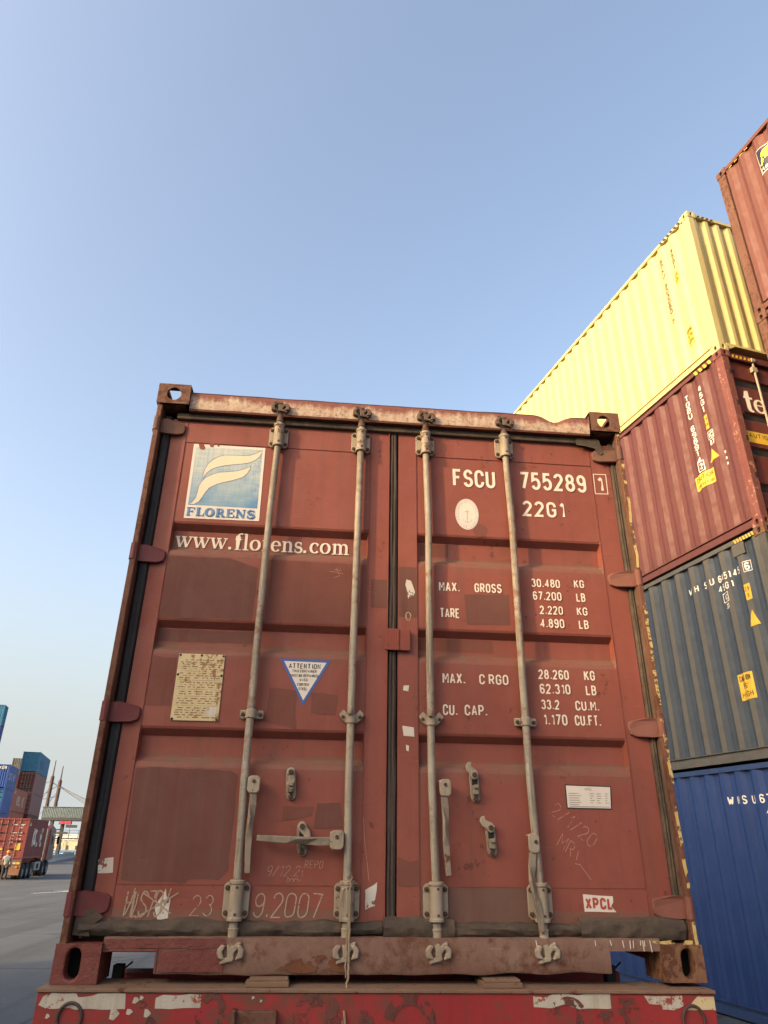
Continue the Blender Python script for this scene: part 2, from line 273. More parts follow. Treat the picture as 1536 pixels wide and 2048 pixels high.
# ------------------------------------------------------------------ helpers: lettering drawn with strokes
def arc(cx, cy, rx, ry, a0, a1, n=9):
    return [(cx + rx * math.cos(math.radians(a0 + (a1 - a0) * i / n)), cy + ry * math.sin(math.radians(a0 + (a1 - a0) * i / n))) for i in range(n + 1)]
_o = arc(.25, .75, .25, .25, 0, 180) + arc(.25, .25, .25, .25, 180, 360)
_six = arc(.25, .75, .24, .25, 15, 180) + arc(.25, .28, .24, .28, 180, 540, 16)
G = {
 'A': [[(0, 0), (.25, 1), (.5, 0)], [(.09, .3), (.41, .3)]],
 'B': [[(0, .54), (0, 1), (.27, 1)] + arc(.27, .77, .19, .23, 80, -90) + [(0, .54), (0, 0), (.27, 0)] + arc(.27, .27, .22, .27, -80, 90)],
 'C': [[(.5, .7)] + arc(.25, .75, .25, .25, 0, 180) + arc(.25, .25, .25, .25, 180, 360) + [(.5, .3)]],
 'D': [[(0, .5), (0, 1), (.2, 1)] + arc(.2, .7, .3, .3, 80, 0) + arc(.2, .3, .3, .3, 0, -90) + [(0, 0), (0, .5)]],
 'E': [[(.46, 1), (0, 1), (0, 0), (.46, 0)], [(0, .52), (.38, .52)]], 'F': [[(.46, 1), (0, 1), (0, 0)], [(0, .54), (.38, .54)]],
 'G': [[(.5, .7)] + arc(.25, .75, .25, .25, 0, 180) + arc(.25, .25, .25, .25, 180, 360) + [(.5, .47), (.28, .47)]],
 'H': [[(0, 0), (0, 1)], [(.5, 0), (.5, 1)], [(0, .52), (.5, .52)]], 'I': [[(.2, 0), (.2, 1)]],
 'K': [[(0, 0), (0, 1)], [(.48, 1), (.03, .45)], [(.16, .6), (.5, 0)]], 'L': [[(0, 1), (0, 0), (.44, 0)]],
 'M': [[(0, 0), (0, 1), (.29, .35), (.58, 1), (.58, 0)]], 'N': [[(0, 0), (0, 1), (.5, 0), (.5, 1)]], 'O': [_o + [_o[0]]],
 'P': [[(0, 0), (0, 1), (.26, 1)] + arc(.26, .73, .23, .27, 80, -90) + [(0, .46)]],
 'R': [[(0, 0), (0, 1), (.26, 1)] + arc(.26, .74, .23, .26, 80, -90) + [(0, .48)], [(.26, .48), (.5, 0)]],
 'S': [arc(.25, .75, .24, .25, 10, 265, 14) + arc(.25, .25, .25, .25, 85, -170, 14)], 'T': [[(0, 1), (.5, 1)], [(.25, 1), (.25, 0)]],
 'U': [[(0, 1)] + arc(.25, .25, .25, .25, 180, 360) + [(.5, 1)]], 'V': [[(0, 1), (.25, 0), (.5, 1)]],
 'W': [[(0, 1), (.16, 0), (.32, .7), (.48, 0), (.64, 1)]], 'X': [[(0, 0), (.5, 1)], [(0, 1), (.5, 0)]], 'Y': [[(0, 1), (.25, .5), (.5, 1)], [(.25, .5), (.25, 0)]],
 '0': [_o + [_o[0]]], '1': [[(.08, .8), (.25, 1), (.25, 0)]], '2': [arc(.25, .74, .24, .26, 170, -35) + [(0, 0), (.5, 0)]],
 '3': [arc(.23, .76, .23, .24, 160, -80) + arc(.23, .27, .26, .27, 80, -160)], '4': [[(.38, 0), (.38, 1), (0, .28), (.52, .28)]],
 '5': [[(.46, 1), (.07, 1), (.04, .56)] + arc(.24, .32, .25, .32, 115, -155)], '6': [_six], '7': [[(0, 1), (.48, 1), (.17, 0)]],
 '8': [arc(.25, .76, .21, .24, -90, 270, 16), arc(.25, .27, .25, .27, -90, 270, 16)], '9': [[(.5 - x, 1 - y) for x, y in _six]],
 '.': [[(.05, 0), (.05, .12)]], '-': [[(0, .5), (.35, .5)]], '"': [[(.05, 1), (.05, .8)], [(.18, 1), (.18, .8)]], '/': [[(0, 0), (.4, 1)]], "'": [[(.05, 1), (.05, .8)]],
 '!': [[(.05, 1), (.05, .3)], [(.05, .1), (.05, 0)]],
}
def strip(mb, pts, w, fn, k, mi=0, closed=False, maxlen=None):
    """a flat stroke along 2D points; w one width or one per point; fn maps (a, b, lift) to 3D"""
    ws = list(w) if isinstance(w, (list, tuple)) else [w] * len(pts)
    if maxlen:
        P2 = [pts[0]]; W2 = [ws[0]]
        for i in range(1, len(pts)):
            d = math.dist(pts[i - 1], pts[i]); n = max(1, int(math.ceil(d / maxlen)))
            for j in range(1, n + 1):
                t = j / n; P2.append((pts[i - 1][0] + (pts[i][0] - pts[i - 1][0]) * t, pts[i - 1][1] + (pts[i][1] - pts[i - 1][1]) * t)); W2.append(ws[i - 1] + (ws[i] - ws[i - 1]) * t)
        pts, ws = P2, W2
    n = len(pts); clo = math.dist(pts[0], pts[-1]) < 1e-6
    vs = []
    for i in range(n):
        a = pts[i - 1] if i > 0 else (pts[-2] if clo else None); b = pts[i + 1] if i < n - 1 else (pts[1] if clo else None)
        def nr(p, q):
            dx, dy = q[0] - p[0], q[1] - p[1]; l = math.hypot(dx, dy) or 1; return (-dy / l, dx / l)
        n1 = nr(a, pts[i]) if a else None; n2 = nr(pts[i], b) if b else None
        n1 = n1 or n2; n2 = n2 or n1
        mx, my = n1[0] + n2[0], n1[1] + n2[1]; q = (mx * mx + my * my) / 2
        if q < 0.35: mx, my = n1; q = 1
        s = ws[i] / 2 / max(q, 0.35)
        for sg in (1, -1): vs.append(fn(pts[i][0] + sg * mx * s, pts[i][1] + sg * my * s, k * 0.00035 + i * 0.00002))
    mb.add(vs, [(2 * i, 2 * i + 1, 2 * i + 3, 2 * i + 2) for i in range(n - 1)], mi)
def text(mb, s, a, b, h, fn, wid=None, stroke=0.15, gap=0.20, xs=1.0, vertical=False, step=None, mi=0, maxlen=None, miss=()):
    """condensed block letters, baseline start (a,b), cap height h; wid squeezes the line to a width"""
    adv = []
    for ch in s: adv.append(0.30 if ch == ' ' else max([p[0] for st in G[ch] for p in st]) + gap + stroke)
    tot = sum(adv) - gap
    sx = h * xs if wid is None else wid / tot
    k = 0; x = a; sw = stroke * h
    for i, ch in enumerate(s):
        if ch != ' ' and i not in miss:
            for st in G[ch]:
                if vertical: pts = [(a + (p[0] + stroke / 2) * sx, b - i * step + stroke * h / 2 + p[1] * (h - sw)) for p in st]
                else: pts = [(x + (p[0] + stroke / 2) * sx, b + sw / 2 + p[1] * (h - sw)) for p in st]
                strip(mb, pts, sw, fn, k, mi, maxlen=maxlen); k = (k + 1) % 6
        x += adv[i] * sx
    return mb
def pen(pts, thin, thick):
    ws = []
    for i in range(len(pts)):
        a = pts[max(i - 1, 0)]; b = pts[min(i + 1, len(pts) - 1)]
        l = math.dist(a, b) or 1; ws.append(thin + (thick - thin) * abs((b[1] - a[1]) / l) ** 1.3)
    return ws
T_, t_ = .205, .075                                    # thick and thin of the roman face, x-height 1
SER = {                                                # glyph: (advance, [(points, width or None for pen)])
 'w': (1.62, [([(.14, 1), (.48, .02)], T_), ([(.48, .02), (.80, .95)], t_), ([(.72, 1), (1.08, .02)], T_), ([(1.08, .02), (1.42, .97)], t_), ([(-.04, .97), (.38, .97)], .07), ([(.56, .97), (.98, .97)], .07), ([(1.22, .97), (1.58, .97)], .07)]),
 '.': (.62, [([(.2, 0), (.2, .23)], .23)]),
 'f': (.74, [([(.3, 0), (.3, 1.2)] + arc(.55, 1.2, .25, .3, 180, 55, 6), [T_, T_, T_, .18, .14, .1, .09, .1, .16]), ([(.02, .97), (.66, .97)], .075), ([(.06, .03), (.62, .03)], .07)]),
 'l': (.66, [([(.3, 0), (.3, 1.52)], T_), ([(.04, .03), (.58, .03)], .07), ([(.06, 1.46), (.3, 1.5)], .07)]),
 'o': (1.13, [(arc(.52, .5, .39, .46, 90, 450, 28), None)]),
 'r': (.84, [([(.3, 0), (.3, 1)], T_), ([(.04, .03), (.62, .03)], .07), ([(.06, .93), (.3, .97)], .07), (arc(.56, .66, .22, .3, 150, 50, 6), [.06, .07, .1, .14, .17, .2, .2])]),
 'e': (1.0, [([(.14, .56), (.83, .56)], .07), ([(.83, .56)] + arc(.50, .5, .36, .46, 15, 320, 22), None)]),
 'n': (1.2, [([(.3, 0), (.3, 1)], T_), ([(.04, .03), (.56, .03)], .07), ([(.06, .93), (.3, .97)], .07), (arc(.62, .68, .26, .27, 165, 0, 8) + [(.88, 0)], [.06, .07, .09, .11, .14, .17, .19, T_, T_, T_]), ([(.64, .03), (1.14, .03)], .07)]),
 's': (.84, [(arc(.40, .73, .25, .24, 20, 250, 12) + arc(.42, .26, .30, .25, 75, -160, 12), [.07] + [.09, .1, .11, .12, .13, .14, .15, .16, .17, .18, .19, .2] + [.2, .2, .19, .18, .17, .16, .15, .14, .13, .12, .11, .09, .07]), ([(.66, .98), (.66, .68)], .05), ([(.11, .02), (.11, .34)], .05)]),
 'c': (.97, [(arc(.50, .5, .37, .46, 40, 320, 22), None), ([(.72, .78), (.80, .72)], .19)]),
 'm': (1.82, [([(.3, 0), (.3, 1)], T_), ([(.04, .03), (.56, .03)], .07), ([(.06, .93), (.3, .97)], .07), (arc(.6, .68, .25, .27, 165, 0, 8) + [(.85, 0)], [.06, .07, .09, .11, .14, .17, .19, T_, T_, T_]), ([(.62, .03), (1.1, .03)], .07), (arc(1.16, .68, .25, .27, 165, 0, 8) + [(1.41, 0)], [.06, .07, .09, .11, .14, .17, .19, T_, T_, T_]), ([(1.18, .03), (1.66, .03)], .07)]),
 't': (.72, [([(.12, .98), (.3, 1.4), (.36, 1.4), (.36, .25)] + arc(.58, .22, .22, .2, 185, 290, 6), [.05, .2, .3, .3, .3, .28, .24, .2, .16, .12, .1]), ([(.05, 1.0), (.74, 1.0)], .12)]),
 'F': (1.0, [([(.25, 0), (.25, 1)], .26), ([(.05, .04), (.48, .04)], .09), ([(.05, .96), (.88, .96)], .09), ([(.84, 1), (.84, .7)], .09), ([(.3, .52), (.66, .52)], .09), ([(.64, .66), (.64, .38)], .08)]),
 'L': (.95, [([(.25, 0), (.25, 1)], .26), ([(.05, .96), (.48, .96)], .09), ([(.05, .04), (.88, .04)], .09), ([(.84, 0), (.84, .34)], .09)]),
 'O': (1.12, [(arc(.5, .5, .36, .45, 90, 450, 28), [.1 + .2 * abs(math.cos(math.radians(90 + 360 * i / 28))) for i in range(29)])]),
 'R': (1.1, [([(.25, 0), (.25, 1)], .26), ([(.05, .96), (.5, .96)] + arc(.52, .73, .2, .23, 90, -90, 8) + [(.3, .5)], [.09, .09, .1, .14, .18, .2, .2, .2, .18, .14, .1, .09]), ([(.5, .5), (.86, .04)], .22), ([(.05, .04), (.46, .04)], .09), ([(.7, .04), (1.04, .04)], .09)]),
 'E': (1.0, [([(.25, 0), (.25, 1)], .26), ([(.05, .04), (.88, .04)], .09), ([(.05, .96), (.86, .96)], .09), ([(.82, 1), (.82, .7)], .09), ([(.84, 0), (.84, .3)], .09), ([(.3, .52), (.64, .52)], .09), ([(.62, .66), (.62, .38)], .08)]),
 'N': (1.2, [([(.2, 0), (.2, 1)], .1), ([(.2, .96), (.9, .04)], .26), ([(.92, 0), (.92, 1)], .1), ([(.02, .04), (.4, .04)], .09), ([(.02, .96), (.3, .96)], .09), ([(.74, .96), (1.1, .96)], .09)]),
 'S': (.95, [(arc(.44, .73, .28, .23, 20, 260, 12) + arc(.44, .27, .32, .24, 80, -160, 12), [.1, .11, .12, .14, .16, .18, .2, .21, .22, .23, .24, .24, .24] + [.24, .24, .24, .23, .22, .21, .2, .18, .16, .14, .12, .11, .1]), ([(.74, 1), (.74, .68)], .07), ([(.1, 0), (.1, .34)], .07)]),
}
def serif(mb, s, a, b, fn, sx, sy, mi=0, grow=0.0):
    x = a; k = 0
    for ch in s:
        adv, sts = SER[ch]
        for pts, w in sts:
            if w is None: w = pen(pts, t_, T_ + .02)
            ws = [q + grow for q in w] if isinstance(w, (list, tuple)) else [w + grow] * len(pts)
            P2 = [(x + p[0] * sx, b + p[1] * sy) for p in pts]
            strip(mb, P2, [q * (sx + sy) / 2 for q in ws], fn, k, mi); k = (k + 1) % 8
        x += adv * sx
    return x
def front(y, ox=0, oz=0):                               # writing on a face that looks along -y
    return lambda a, b, l: (ox + a, y - l, oz + b)
def wob(pts, amp, step=0.03, seed=0, closed=True):
    """subdivide an outline and make it ragged"""
    out = []
    n = len(pts)
    for i in range(n if closed else n - 1):
        p, q = pts[i], pts[(i + 1) % n]; d = math.dist(p, q); m = max(1, int(d / step))
        for j in range(m):
            t = j / m; x, z = p[0] + (q[0] - p[0]) * t, p[1] + (q[1] - p[1]) * t
            v = noise.noise_vector(Vector((x * 17 + seed, z * 17, seed * 3.7)))
            out.append((x + v.x * amp, z + v.y * amp))
    return out
def decal(name, pts, y, mat, parent, amp=0, step=0.02, seed=0, label=None):
    p = wob(pts, amp, step, seed) if amp else pts
    mb = MB(); mb.add([(a, y, b) for a, b in p], [tuple(range(len(p)))])
    return mb.build(name, mat, parent, label=label)
def rect(x0, x1, z0, z1): return [(x0, z0), (x1, z0), (x1, z1), (x0, z1)]

# ------------------------------------------------------------------ helpers: container pieces
def stadium(w, h, n=8):
    r = min(w, h) / 2; out = []
    if h >= w:
        for i in range(n + 1): a = PI * i / n; out.append((r * math.cos(a), h / 2 - r + r * math.sin(a)))
        for i in range(n + 1): a = PI + PI * i / n; out.append((r * math.cos(a), -h / 2 + r + r * math.sin(a)))
    else:
        for i in range(n + 1): a = -PI / 2 + PI * i / n; out.append((w / 2 - r + r * math.cos(a), r * math.sin(a)))
        for i in range(n + 1): a = PI / 2 + PI * i / n; out.append((-w / 2 + r + r * math.cos(a), r * math.sin(a)))
    return out
def holed(mb, O, U, V, w, h, hole, hc, depth, inner=0, cap=True, mi=0, mcap=1):
    """rectangle O + [0,w]U + [0,h]V with a hole (outline about hc); a tube runs in along -N"""
    O, U, V = Vector(O), Vector(U), Vector(V); Nn = U.cross(V).normalized()
    pts = [(hc[0] + x, hc[1] + y) for x, y in hole]
    angs = sorted(set([round(math.atan2(y - hc[1], x - hc[0]), 5) for x, y in pts] + [round(math.atan2(cy - hc[1], cx - hc[0]), 5) for cx in (0, w) for cy in (0, h)]))
    def on_hole(a):
        best = None
        for i in range(len(pts)):
            x1, y1 = pts[i][0] - hc[0], pts[i][1] - hc[1]; x2, y2 = pts[(i + 1) % len(pts)][0] - hc[0], pts[(i + 1) % len(pts)][1] - hc[1]
            dx, dy = math.cos(a), math.sin(a); ex, ey = x2 - x1, y2 - y1; den = dx * ey - dy * ex
            if abs(den) < 1e-12: continue
            t = (x1 * ey - y1 * ex) / den; u = (x1 * dy - y1 * dx) / den
            if t > 0 and -1e-4 <= u <= 1 + 1e-4 and (best is None or t > best): best = t
        return (hc[0] + math.cos(a) * best, hc[1] + math.sin(a) * best)
    def on_rect(a):
        dx, dy = math.cos(a), math.sin(a); ts = []
        if dx > 1e-9: ts.append((w - hc[0]) / dx)
        if dx < -1e-9: ts.append(-hc[0] / dx)
        if dy > 1e-9: ts.append((h - hc[1]) / dy)
        if dy < -1e-9: ts.append(-hc[1] / dy)
        t = min(ts); return (hc[0] + dx * t, hc[1] + dy * t)
    n = len(angs); ih = [on_hole(a) for a in angs]; oh = [on_rect(a) for a in angs]
    P = lambda q, d=0: O + U * q[0] + V * q[1] - Nn * d
    vs = [P(q) for q in oh] + [P(q) for q in ih] + [P(q, depth) for q in ih]
    fs = [(i, (i + 1) % n, n + (i + 1) % n, n + i) for i in range(n)] + [(n + i, n + (i + 1) % n, 2 * n + (i + 1) % n, 2 * n + i) for i in range(n)]
    mb.add(vs, fs, mi)
    if cap: mb.add([P(q, depth) for q in ih], [tuple(range(n))], mcap)
def casting(x0, y0, z0, sx, sy, top, w=.162, l=.178, h=.118):
    """a closed corner casting; sx, sy: the sides (-1/+1) that carry the apertures"""
    mb = MB(); x1, y1, z1 = x0 + w, y0 + l, z0 + h
    for zz, fl in ((z0, 1), (z1, 0)): mb.add([(x0, y0, zz), (x1, y0, zz), (x1, y1, zz), (x0, y1, zz)], [(0, 1, 2, 3)])
    oval = stadium(.05, .075)
    if sx < 0:
        holed(mb, (x0, y1, z0), (0, -1, 0), (0, 0, 1), l, h, oval, (l / 2, h / 2), .03); mb.add([(x1, y0, z0), (x1, y1, z0), (x1, y1, z1), (x1, y0, z1)], [(0, 1, 2, 3)])
    else:
        holed(mb, (x1, y0, z0), (0, 1, 0), (0, 0, 1), l, h, oval, (l / 2, h / 2), .03); mb.add([(x0, y0, z0), (x0, y1, z0), (x0, y1, z1), (x0, y0, z1)], [(0, 1, 2, 3)])
    if sy < 0:
        holed(mb, (x0, y0, z0), (1, 0, 0), (0, 0, 1), w, h, oval, (w / 2, h / 2), .03); mb.add([(x0, y1, z0), (x1, y1, z0), (x1, y1, z1), (x0, y1, z1)], [(0, 1, 2, 3)])
    else:
        holed(mb, (x1, y1, z0), (-1, 0, 0), (0, 0, 1), w, h, oval, (w / 2, h / 2), .03); mb.add([(x0, y0, z0), (x1, y0, z0), (x1, y0, z1), (x0, y0, z1)], [(0, 1, 2, 3)])
    return mb
def corr_profile(y0, y1, pitch, depth, flat=.26, slope=.24):
    """list of (position, depth, outer flat?) for a trapezoid corrugation that starts and ends on an outer flat"""
    n = max(1, round((y1 - y0 - pitch * flat) / pitch)); p = (y1 - y0) / (n + flat)
    out = []
    for i in range(n + 1):
        a = y0 + i * p
        out += [(a, 0), (a + flat * p, 0)]
        if i < n: out += [(a + (flat + slope) * p, depth), (a + (1 - slope) * p, depth)]
    return out
def prof_at(pr, t):
    for i in range(len(pr) - 1):
        if pr[i][0] <= t <= pr[i + 1][0]:
            a, b = pr[i], pr[i + 1]; return a[1] + (b[1] - a[1]) * (t - a[0]) / max(1e-9, b[0] - a[0])
    return 0
def sheet(pr, z0, z1, fn, split=False):
    mb = MB(); n = len(pr)
    vs = [fn(t, z0, d) for t, d in pr] + [fn(t, z1, d) for t, d in pr]
    for i in range(n - 1):
        b = len(mb.v)
        mb.add([vs[i], vs[i + 1], vs[n + i + 1], vs[n + i]], [(0, 1, 2, 3)], 1 if (split and pr[i][1] == 0 and pr[i + 1][1] == 0) else 0)
    return mb
def leaf(mb, xa, xp, xq, xb, prof, D, edge=-.0015):
    """one door leaf: flat side strips and a pressed panel between; prof = [(z, depth, material)]"""
    z0, z1 = prof[0][0], prof[-1][0]
    mb.box(xa, xp, D + edge, D + .05, z0, z1); mb.box(xq, xb, D + edge, D + .05, z0, z1)
    xs = [xp, xp + .007, xq - .007, xq]; ks = [0, 1, 1, 0]
    rows = [[(x, D + (d * k if d > 0 else d), z) for x, k in zip(xs, ks)] for z, d, m in prof]
    for i in range(len(rows) - 1):
        for j in range(3): mb.add([rows[i][j], rows[i][j + 1], rows[i + 1][j + 1], rows[i + 1][j]], [(0, 1, 2, 3)], prof[i][2])
    return mb
YARD = .20442                                           # the rows of the yard run this much off the truck's line
def container(name, label, loc, yaw, H, L, mat, group=None, end='doors', dust=None, rail=None, castm=None, pitch=.278, detail=True, barm=None, postm=None, doorm=None, flat=.26, slope=.24):
    r = thing(name, label, 'container', loc, yaw, group); Wd = 2.438
    rail = rail or mat; castm = castm or rail; postm = postm or rail
    for ix, x in ((-1, 0), (1, Wd - .162)):
        for iy, y in ((-1, 0), (1, L - .178)):
            for z in (.0, H - .118):
                if detail: casting(x, y, z, ix, iy, z > 1).build('corner_casting', [castm, M_dark], r, bevel=.006)
                else: MB().box(x, x + .162, y, y + .178, z, z + .118).build('corner_casting', castm, r)
            xo = .008 if ix < 0 else Wd - .128
            MB().box(xo, xo + .12, y + (.008 if iy < 0 else .03), y + (.15 if iy < 0 else .17), .118, H - .118).build('corner_post', postm, r, bevel=.005 if detail else 0)
    for ix, x in ((-1, .010), (1, Wd - .07)):
        mb = MB(); mb.box(x, x + .06, .178, L - .178, .03, .112)
        xi = x + .036 if ix < 0 else x; mb.box(xi, xi + .024, .178, L - .178, .112, .152)
        xf = x + .012 if ix < 0 else x; mb.box(xf, xf + .048, .178, L - .178, .152, .165)
        if detail: mb.box(x + (-.004 if ix < 0 else .014), x + (.046 if ix < 0 else .064), .178, L - .178, .022, .032)
        mb.build('bottom_rail', rail, r)
        MB().box(x, x + .06, .178, L - .178, H - .085, H - .022).build('top_rail', rail, r)
        pr = corr_profile(.15, L - .17, pitch, .036 if detail else .016, flat, slope)
        xf = (lambda t, z, d: (.024 + d, t, z)) if ix < 0 else (lambda t, z, d: (Wd - .024 - d, t, z))
        sheet(pr, .165, H - .085, xf, dust is not None).build('side_panel', [mat, dust or mat], r)
    MB().box(.02, Wd - .02, .03, L - .03, H - .035, H - .03).build('roof_panel', mat, r)
    MB().box(.07, Wd - .07, .05, L - .05, .12, .16).build('floor', mat, r)
    pr = corr_profile(.13, Wd - .13, .23, .046)
    sheet(pr, .165, H - .085, lambda t, z, d: (t, L - .03 - d, z)).build('end_wall', mat, r)
    for nm, za, zb in (('end_sill', .03, .165), ('end_header', H - .085, H - .015)): MB().box(.162, Wd - .162, L - .1, L - .02, za, zb).build(nm, rail, r)
    if end == 'corr':
        sheet(pr, .155, H - .075, lambda t, z, d: (t, .03 + d, z)).build('end_wall', mat, r)
        MB().box(.162, Wd - .162, .012, .09, H - .075, H - .018).build('end_header', rail, r)
        mb = MB(); mb.box(.162, Wd - .162, .012, .09, .115, .155)
        for a, b in ((.162, .30), (Wd - .30, Wd - .162)): mb.hull8([(a, .012, .03), (b if a < 1 else b, .012, .10 if a < 1 else .03), (b, .09, .10 if a < 1 else .03), (a, .09, .03 if a < 1 else .10), (a, .012, .115), (b, .012, .115), (b, .09, .115), (a, .09, .115)] if a < 1 else
                                                               [(a, .012, .10), (b, .012, .03), (b, .09, .03), (a, .09, .10), (a, .012, .115), (b, .012, .115), (b, .09, .115), (a, .09, .115)])
        mb.build('end_sill', rail, r)
        mb = MB(); mb.box(.5, Wd - .5, .3, 3.2, .10, .115); mb.build('gooseneck_tunnel', M_dark, r)
    else:
        MB().box(.162, Wd - .162, .02, .1, H - .125, H - .02).build('header_rail', rail, r)
        MB().box(.162, Wd - .162, .02, .1, .03, .145).build('sill_rail', rail, r)
        D = .07; n = 4 if H > 2.7 else 4; z0, z1 = .15, H - .13
        prof = [(z0, 0, 0)]; st = (z1 - z0) / (n + .4)
        for i in range(n):
            c = z0 + st * (i + .75); prof += [(c - .075, 0, 0), (c - .04, .036, 0), (c + .045, .036, 0), (c + .078, 0, 0)]
        prof.append((z1, 0, 0))
        for xa, xb in ((.13, Wd / 2 - .012), (Wd / 2 + .012, Wd - .13)):
            d = leaf(MB(), xa, xa + .07, xb - .07, xb, prof, D).build('door', doorm or mat, r)
            for zz in (.3, H * .37, H * .63, H - .3):
                xx = .05 if xa < 1 else Wd - .20
                MB().box(xx, xx + .15, .035, .062, zz - .04, zz + .04).build('hinge', rail, d)
        MB().box(Wd / 2 - .012, Wd / 2 + .012, D - .004, D + .04, z0, z1).build('door_seal', M_rub, r)
        MB().box(.128, Wd - .128, D + .03, D + .05, .145, H - .125).build('door_seal', M_rub, r)
        for x in (.60, 1.03, 1.40, 1.83):
            b = MB().tube([(x, .035, .09), (x, .035, H - .07)], .017, 10).build('locking_bar', barm or M_bar, r, smooth=True)
            for zz in (.26, H * .37, H - .24): MB().box(x - .05, x + .05, .018, .069, zz - .045, zz + .045).build('guide_bracket', barm or M_bar, b, bevel=.006)
            for zz in (.085, H - .075): MB().box(x - .035, x + .035, .0, .03, zz - .03, zz + .03).build('cam', barm or M_bar, b, bevel=.006)
        for x, s in ((.60, 1), (1.03, -1), (1.40, 1), (1.83, -1)):
            MB().hull8([(x - .012, .01, .72), (x + .25 * s, .005, .70), (x + .25 * s, .02, .70), (x - .012, .03, .72), (x - .012, .01, .76), (x + .25 * s, .005, .73), (x + .25 * s, .02, .73), (x - .012, .03, .76)]).build('handle', barm or M_bar, r)
    return r
def side_fn(L, pitch, flat=.26, slope=.24, side=-1, lift=.003):
    """maps (a = distance from the near end, b = height) to the corrugated side"""
    pr = corr_profile(.15, L - .17, pitch, .036, flat, slope)
    if side < 0: return lambda a, b, l: (.024 + prof_at(pr, a) - lift - l, a, b)
    return lambda a, b, l: (2.438 - .024 - prof_at(pr, a) + lift + l, a, b)
def flip(fn):                                            # writing on the -x side runs towards the near end
    return lambda a, b, l: fn(-a, b, l)
def sheet_decal(name, corners, fn, mat, parent, nx=24, lift=0):
    """a film that follows the corrugation; corners: 4 points (a,b) in order"""
    (p0, p1, p2, p3) = corners; mb = MB(); ny = 3; g = []
    for j in range(ny + 1):
        for i in range(nx + 1):
            s, t = i / nx, j / ny
            a = (p0[0] * (1 - s) + p1[0] * s) * (1 - t) + (p3[0] * (1 - s) + p2[0] * s) * t
            b = (p0[1] * (1 - s) + p1[1] * s) * (1 - t) + (p3[1] * (1 - s) + p2[1] * s) * t
            g.append(fn(a, b, lift))
    mb.add(g, [(j * (nx + 1) + i, j * (nx + 1) + i + 1, (j + 1) * (nx + 1) + i + 1, (j + 1) * (nx + 1) + i) for j in range(ny) for i in range(nx)])
    return mb.build(name, mat, parent)

# ------------------------------------------------------------------ the ground
def ground_z(x, y):
    k = min(1, max(0, (2 - x) / 8)); k = k * k * (3 - 2 * k)
    return -k * (.0135 * min(52, max(0, y - 3)) + .003 * min(400, max(0, y - 55)))
def make_ground():
    xs = [-3000, -800, -300, -150, -80, -50, -30, -20, -14, -10, -6, -5, -4, -3, -2, -1, 0, 1, 2, 4, 8, 14, 30, 80, 300, 3000]
    ys = [-1500, -200, -60, -30, -10, 0, 3, 8, 14, 20, 30, 40, 55, 70, 90, 120, 160, 220, 300, 455, 800, 3000]
    mb = MB(); nx = len(xs)
    mb.add([(x, y, ground_z(x, y)) for y in ys for x in xs], [(j * nx + i, j * nx + i + 1, (j + 1) * nx + i + 1, (j + 1) * nx + i) for j in range(len(ys) - 1) for i in range(nx - 1)])
    m = bpy.data.materials.new('worn concrete yard'); m.use_nodes = True; nt = m.node_tree; p = nt.nodes['Principled BSDF']
    v = N(nt, 'ShaderNodeTexCoord').outputs['Object']
    c = mix(nt, ramp(nt, noise_tex(nt, v, .22, 6, .6), .36, .66), (.052, .060, .068, 1), (.085, .092, .098, 1))
    c = mix(nt, mulv(nt, ramp(nt, noise_tex(nt, v, 1.0, 5, .6, map_scale=(.12, 1.1, 1)), .5, .75), .5), c, (.10, .094, .086, 1))
    c = mix(nt, mulv(nt, ramp(nt, noise_tex(nt, v, 9, 6, .7), .45, .8), .5), c, (.03, .032, .034, 1))
    for of, ms in ((1, (.9, .03, 1)), (5, (2.2, .06, 1))):                 # tyre tracks along the road
        tr = noise_tex(nt, v, 1.0, 3, .6, map_scale=ms, off=(of, of, 0)); c = mix(nt, mulv(nt, ramp(nt, tr, .54, .66), .45), c, (.028, .030, .033, 1))
    st = noise_tex(nt, v, .8, 5, .7, off=(3, 7, 0)); c = mix(nt, mulv(nt, ramp(nt, st, .62, .70), .7), c, (.025, .026, .028, 1))
    vo = N(nt, 'ShaderNodeTexVoronoi', feature='DISTANCE_TO_EDGE'); nt.links.new(v, vo.inputs['Vector']); vo.inputs['Scale'].default_value = .22; cr = ramp(nt, vo.outputs['Distance'], .012, .004)
    c = mix(nt, mulv(nt, cr, .7), c, (.02, .02, .02, 1))
    br = N(nt, 'ShaderNodeTexBrick'); nt.links.new(v, br.inputs['Vector']); br.offset = 0
    br.inputs['Scale'].default_value = 1; br.inputs['Brick Width'].default_value = 5; br.inputs['Row Height'].default_value = 5; br.inputs['Mortar Size'].default_value = .02
    c = mix(nt, mulv(nt, br.outputs['Fac'], .6), c, (.06, .06, .06, 1))
    nt.links.new(c, p.inputs['Base Color']); p.inputs['Roughness'].default_value = .85
    b = N(nt, 'ShaderNodeBump'); b.inputs['Strength'].default_value = .4; b.inputs['Distance'].default_value = .01
    nt.links.new(noise_tex(nt, v, 30, 6, .7), b.inputs['Height']); nt.links.new(b.outputs[0], p.inputs['Normal'])
    tag(mb.build('ground', m), kind='structure')
make_ground()

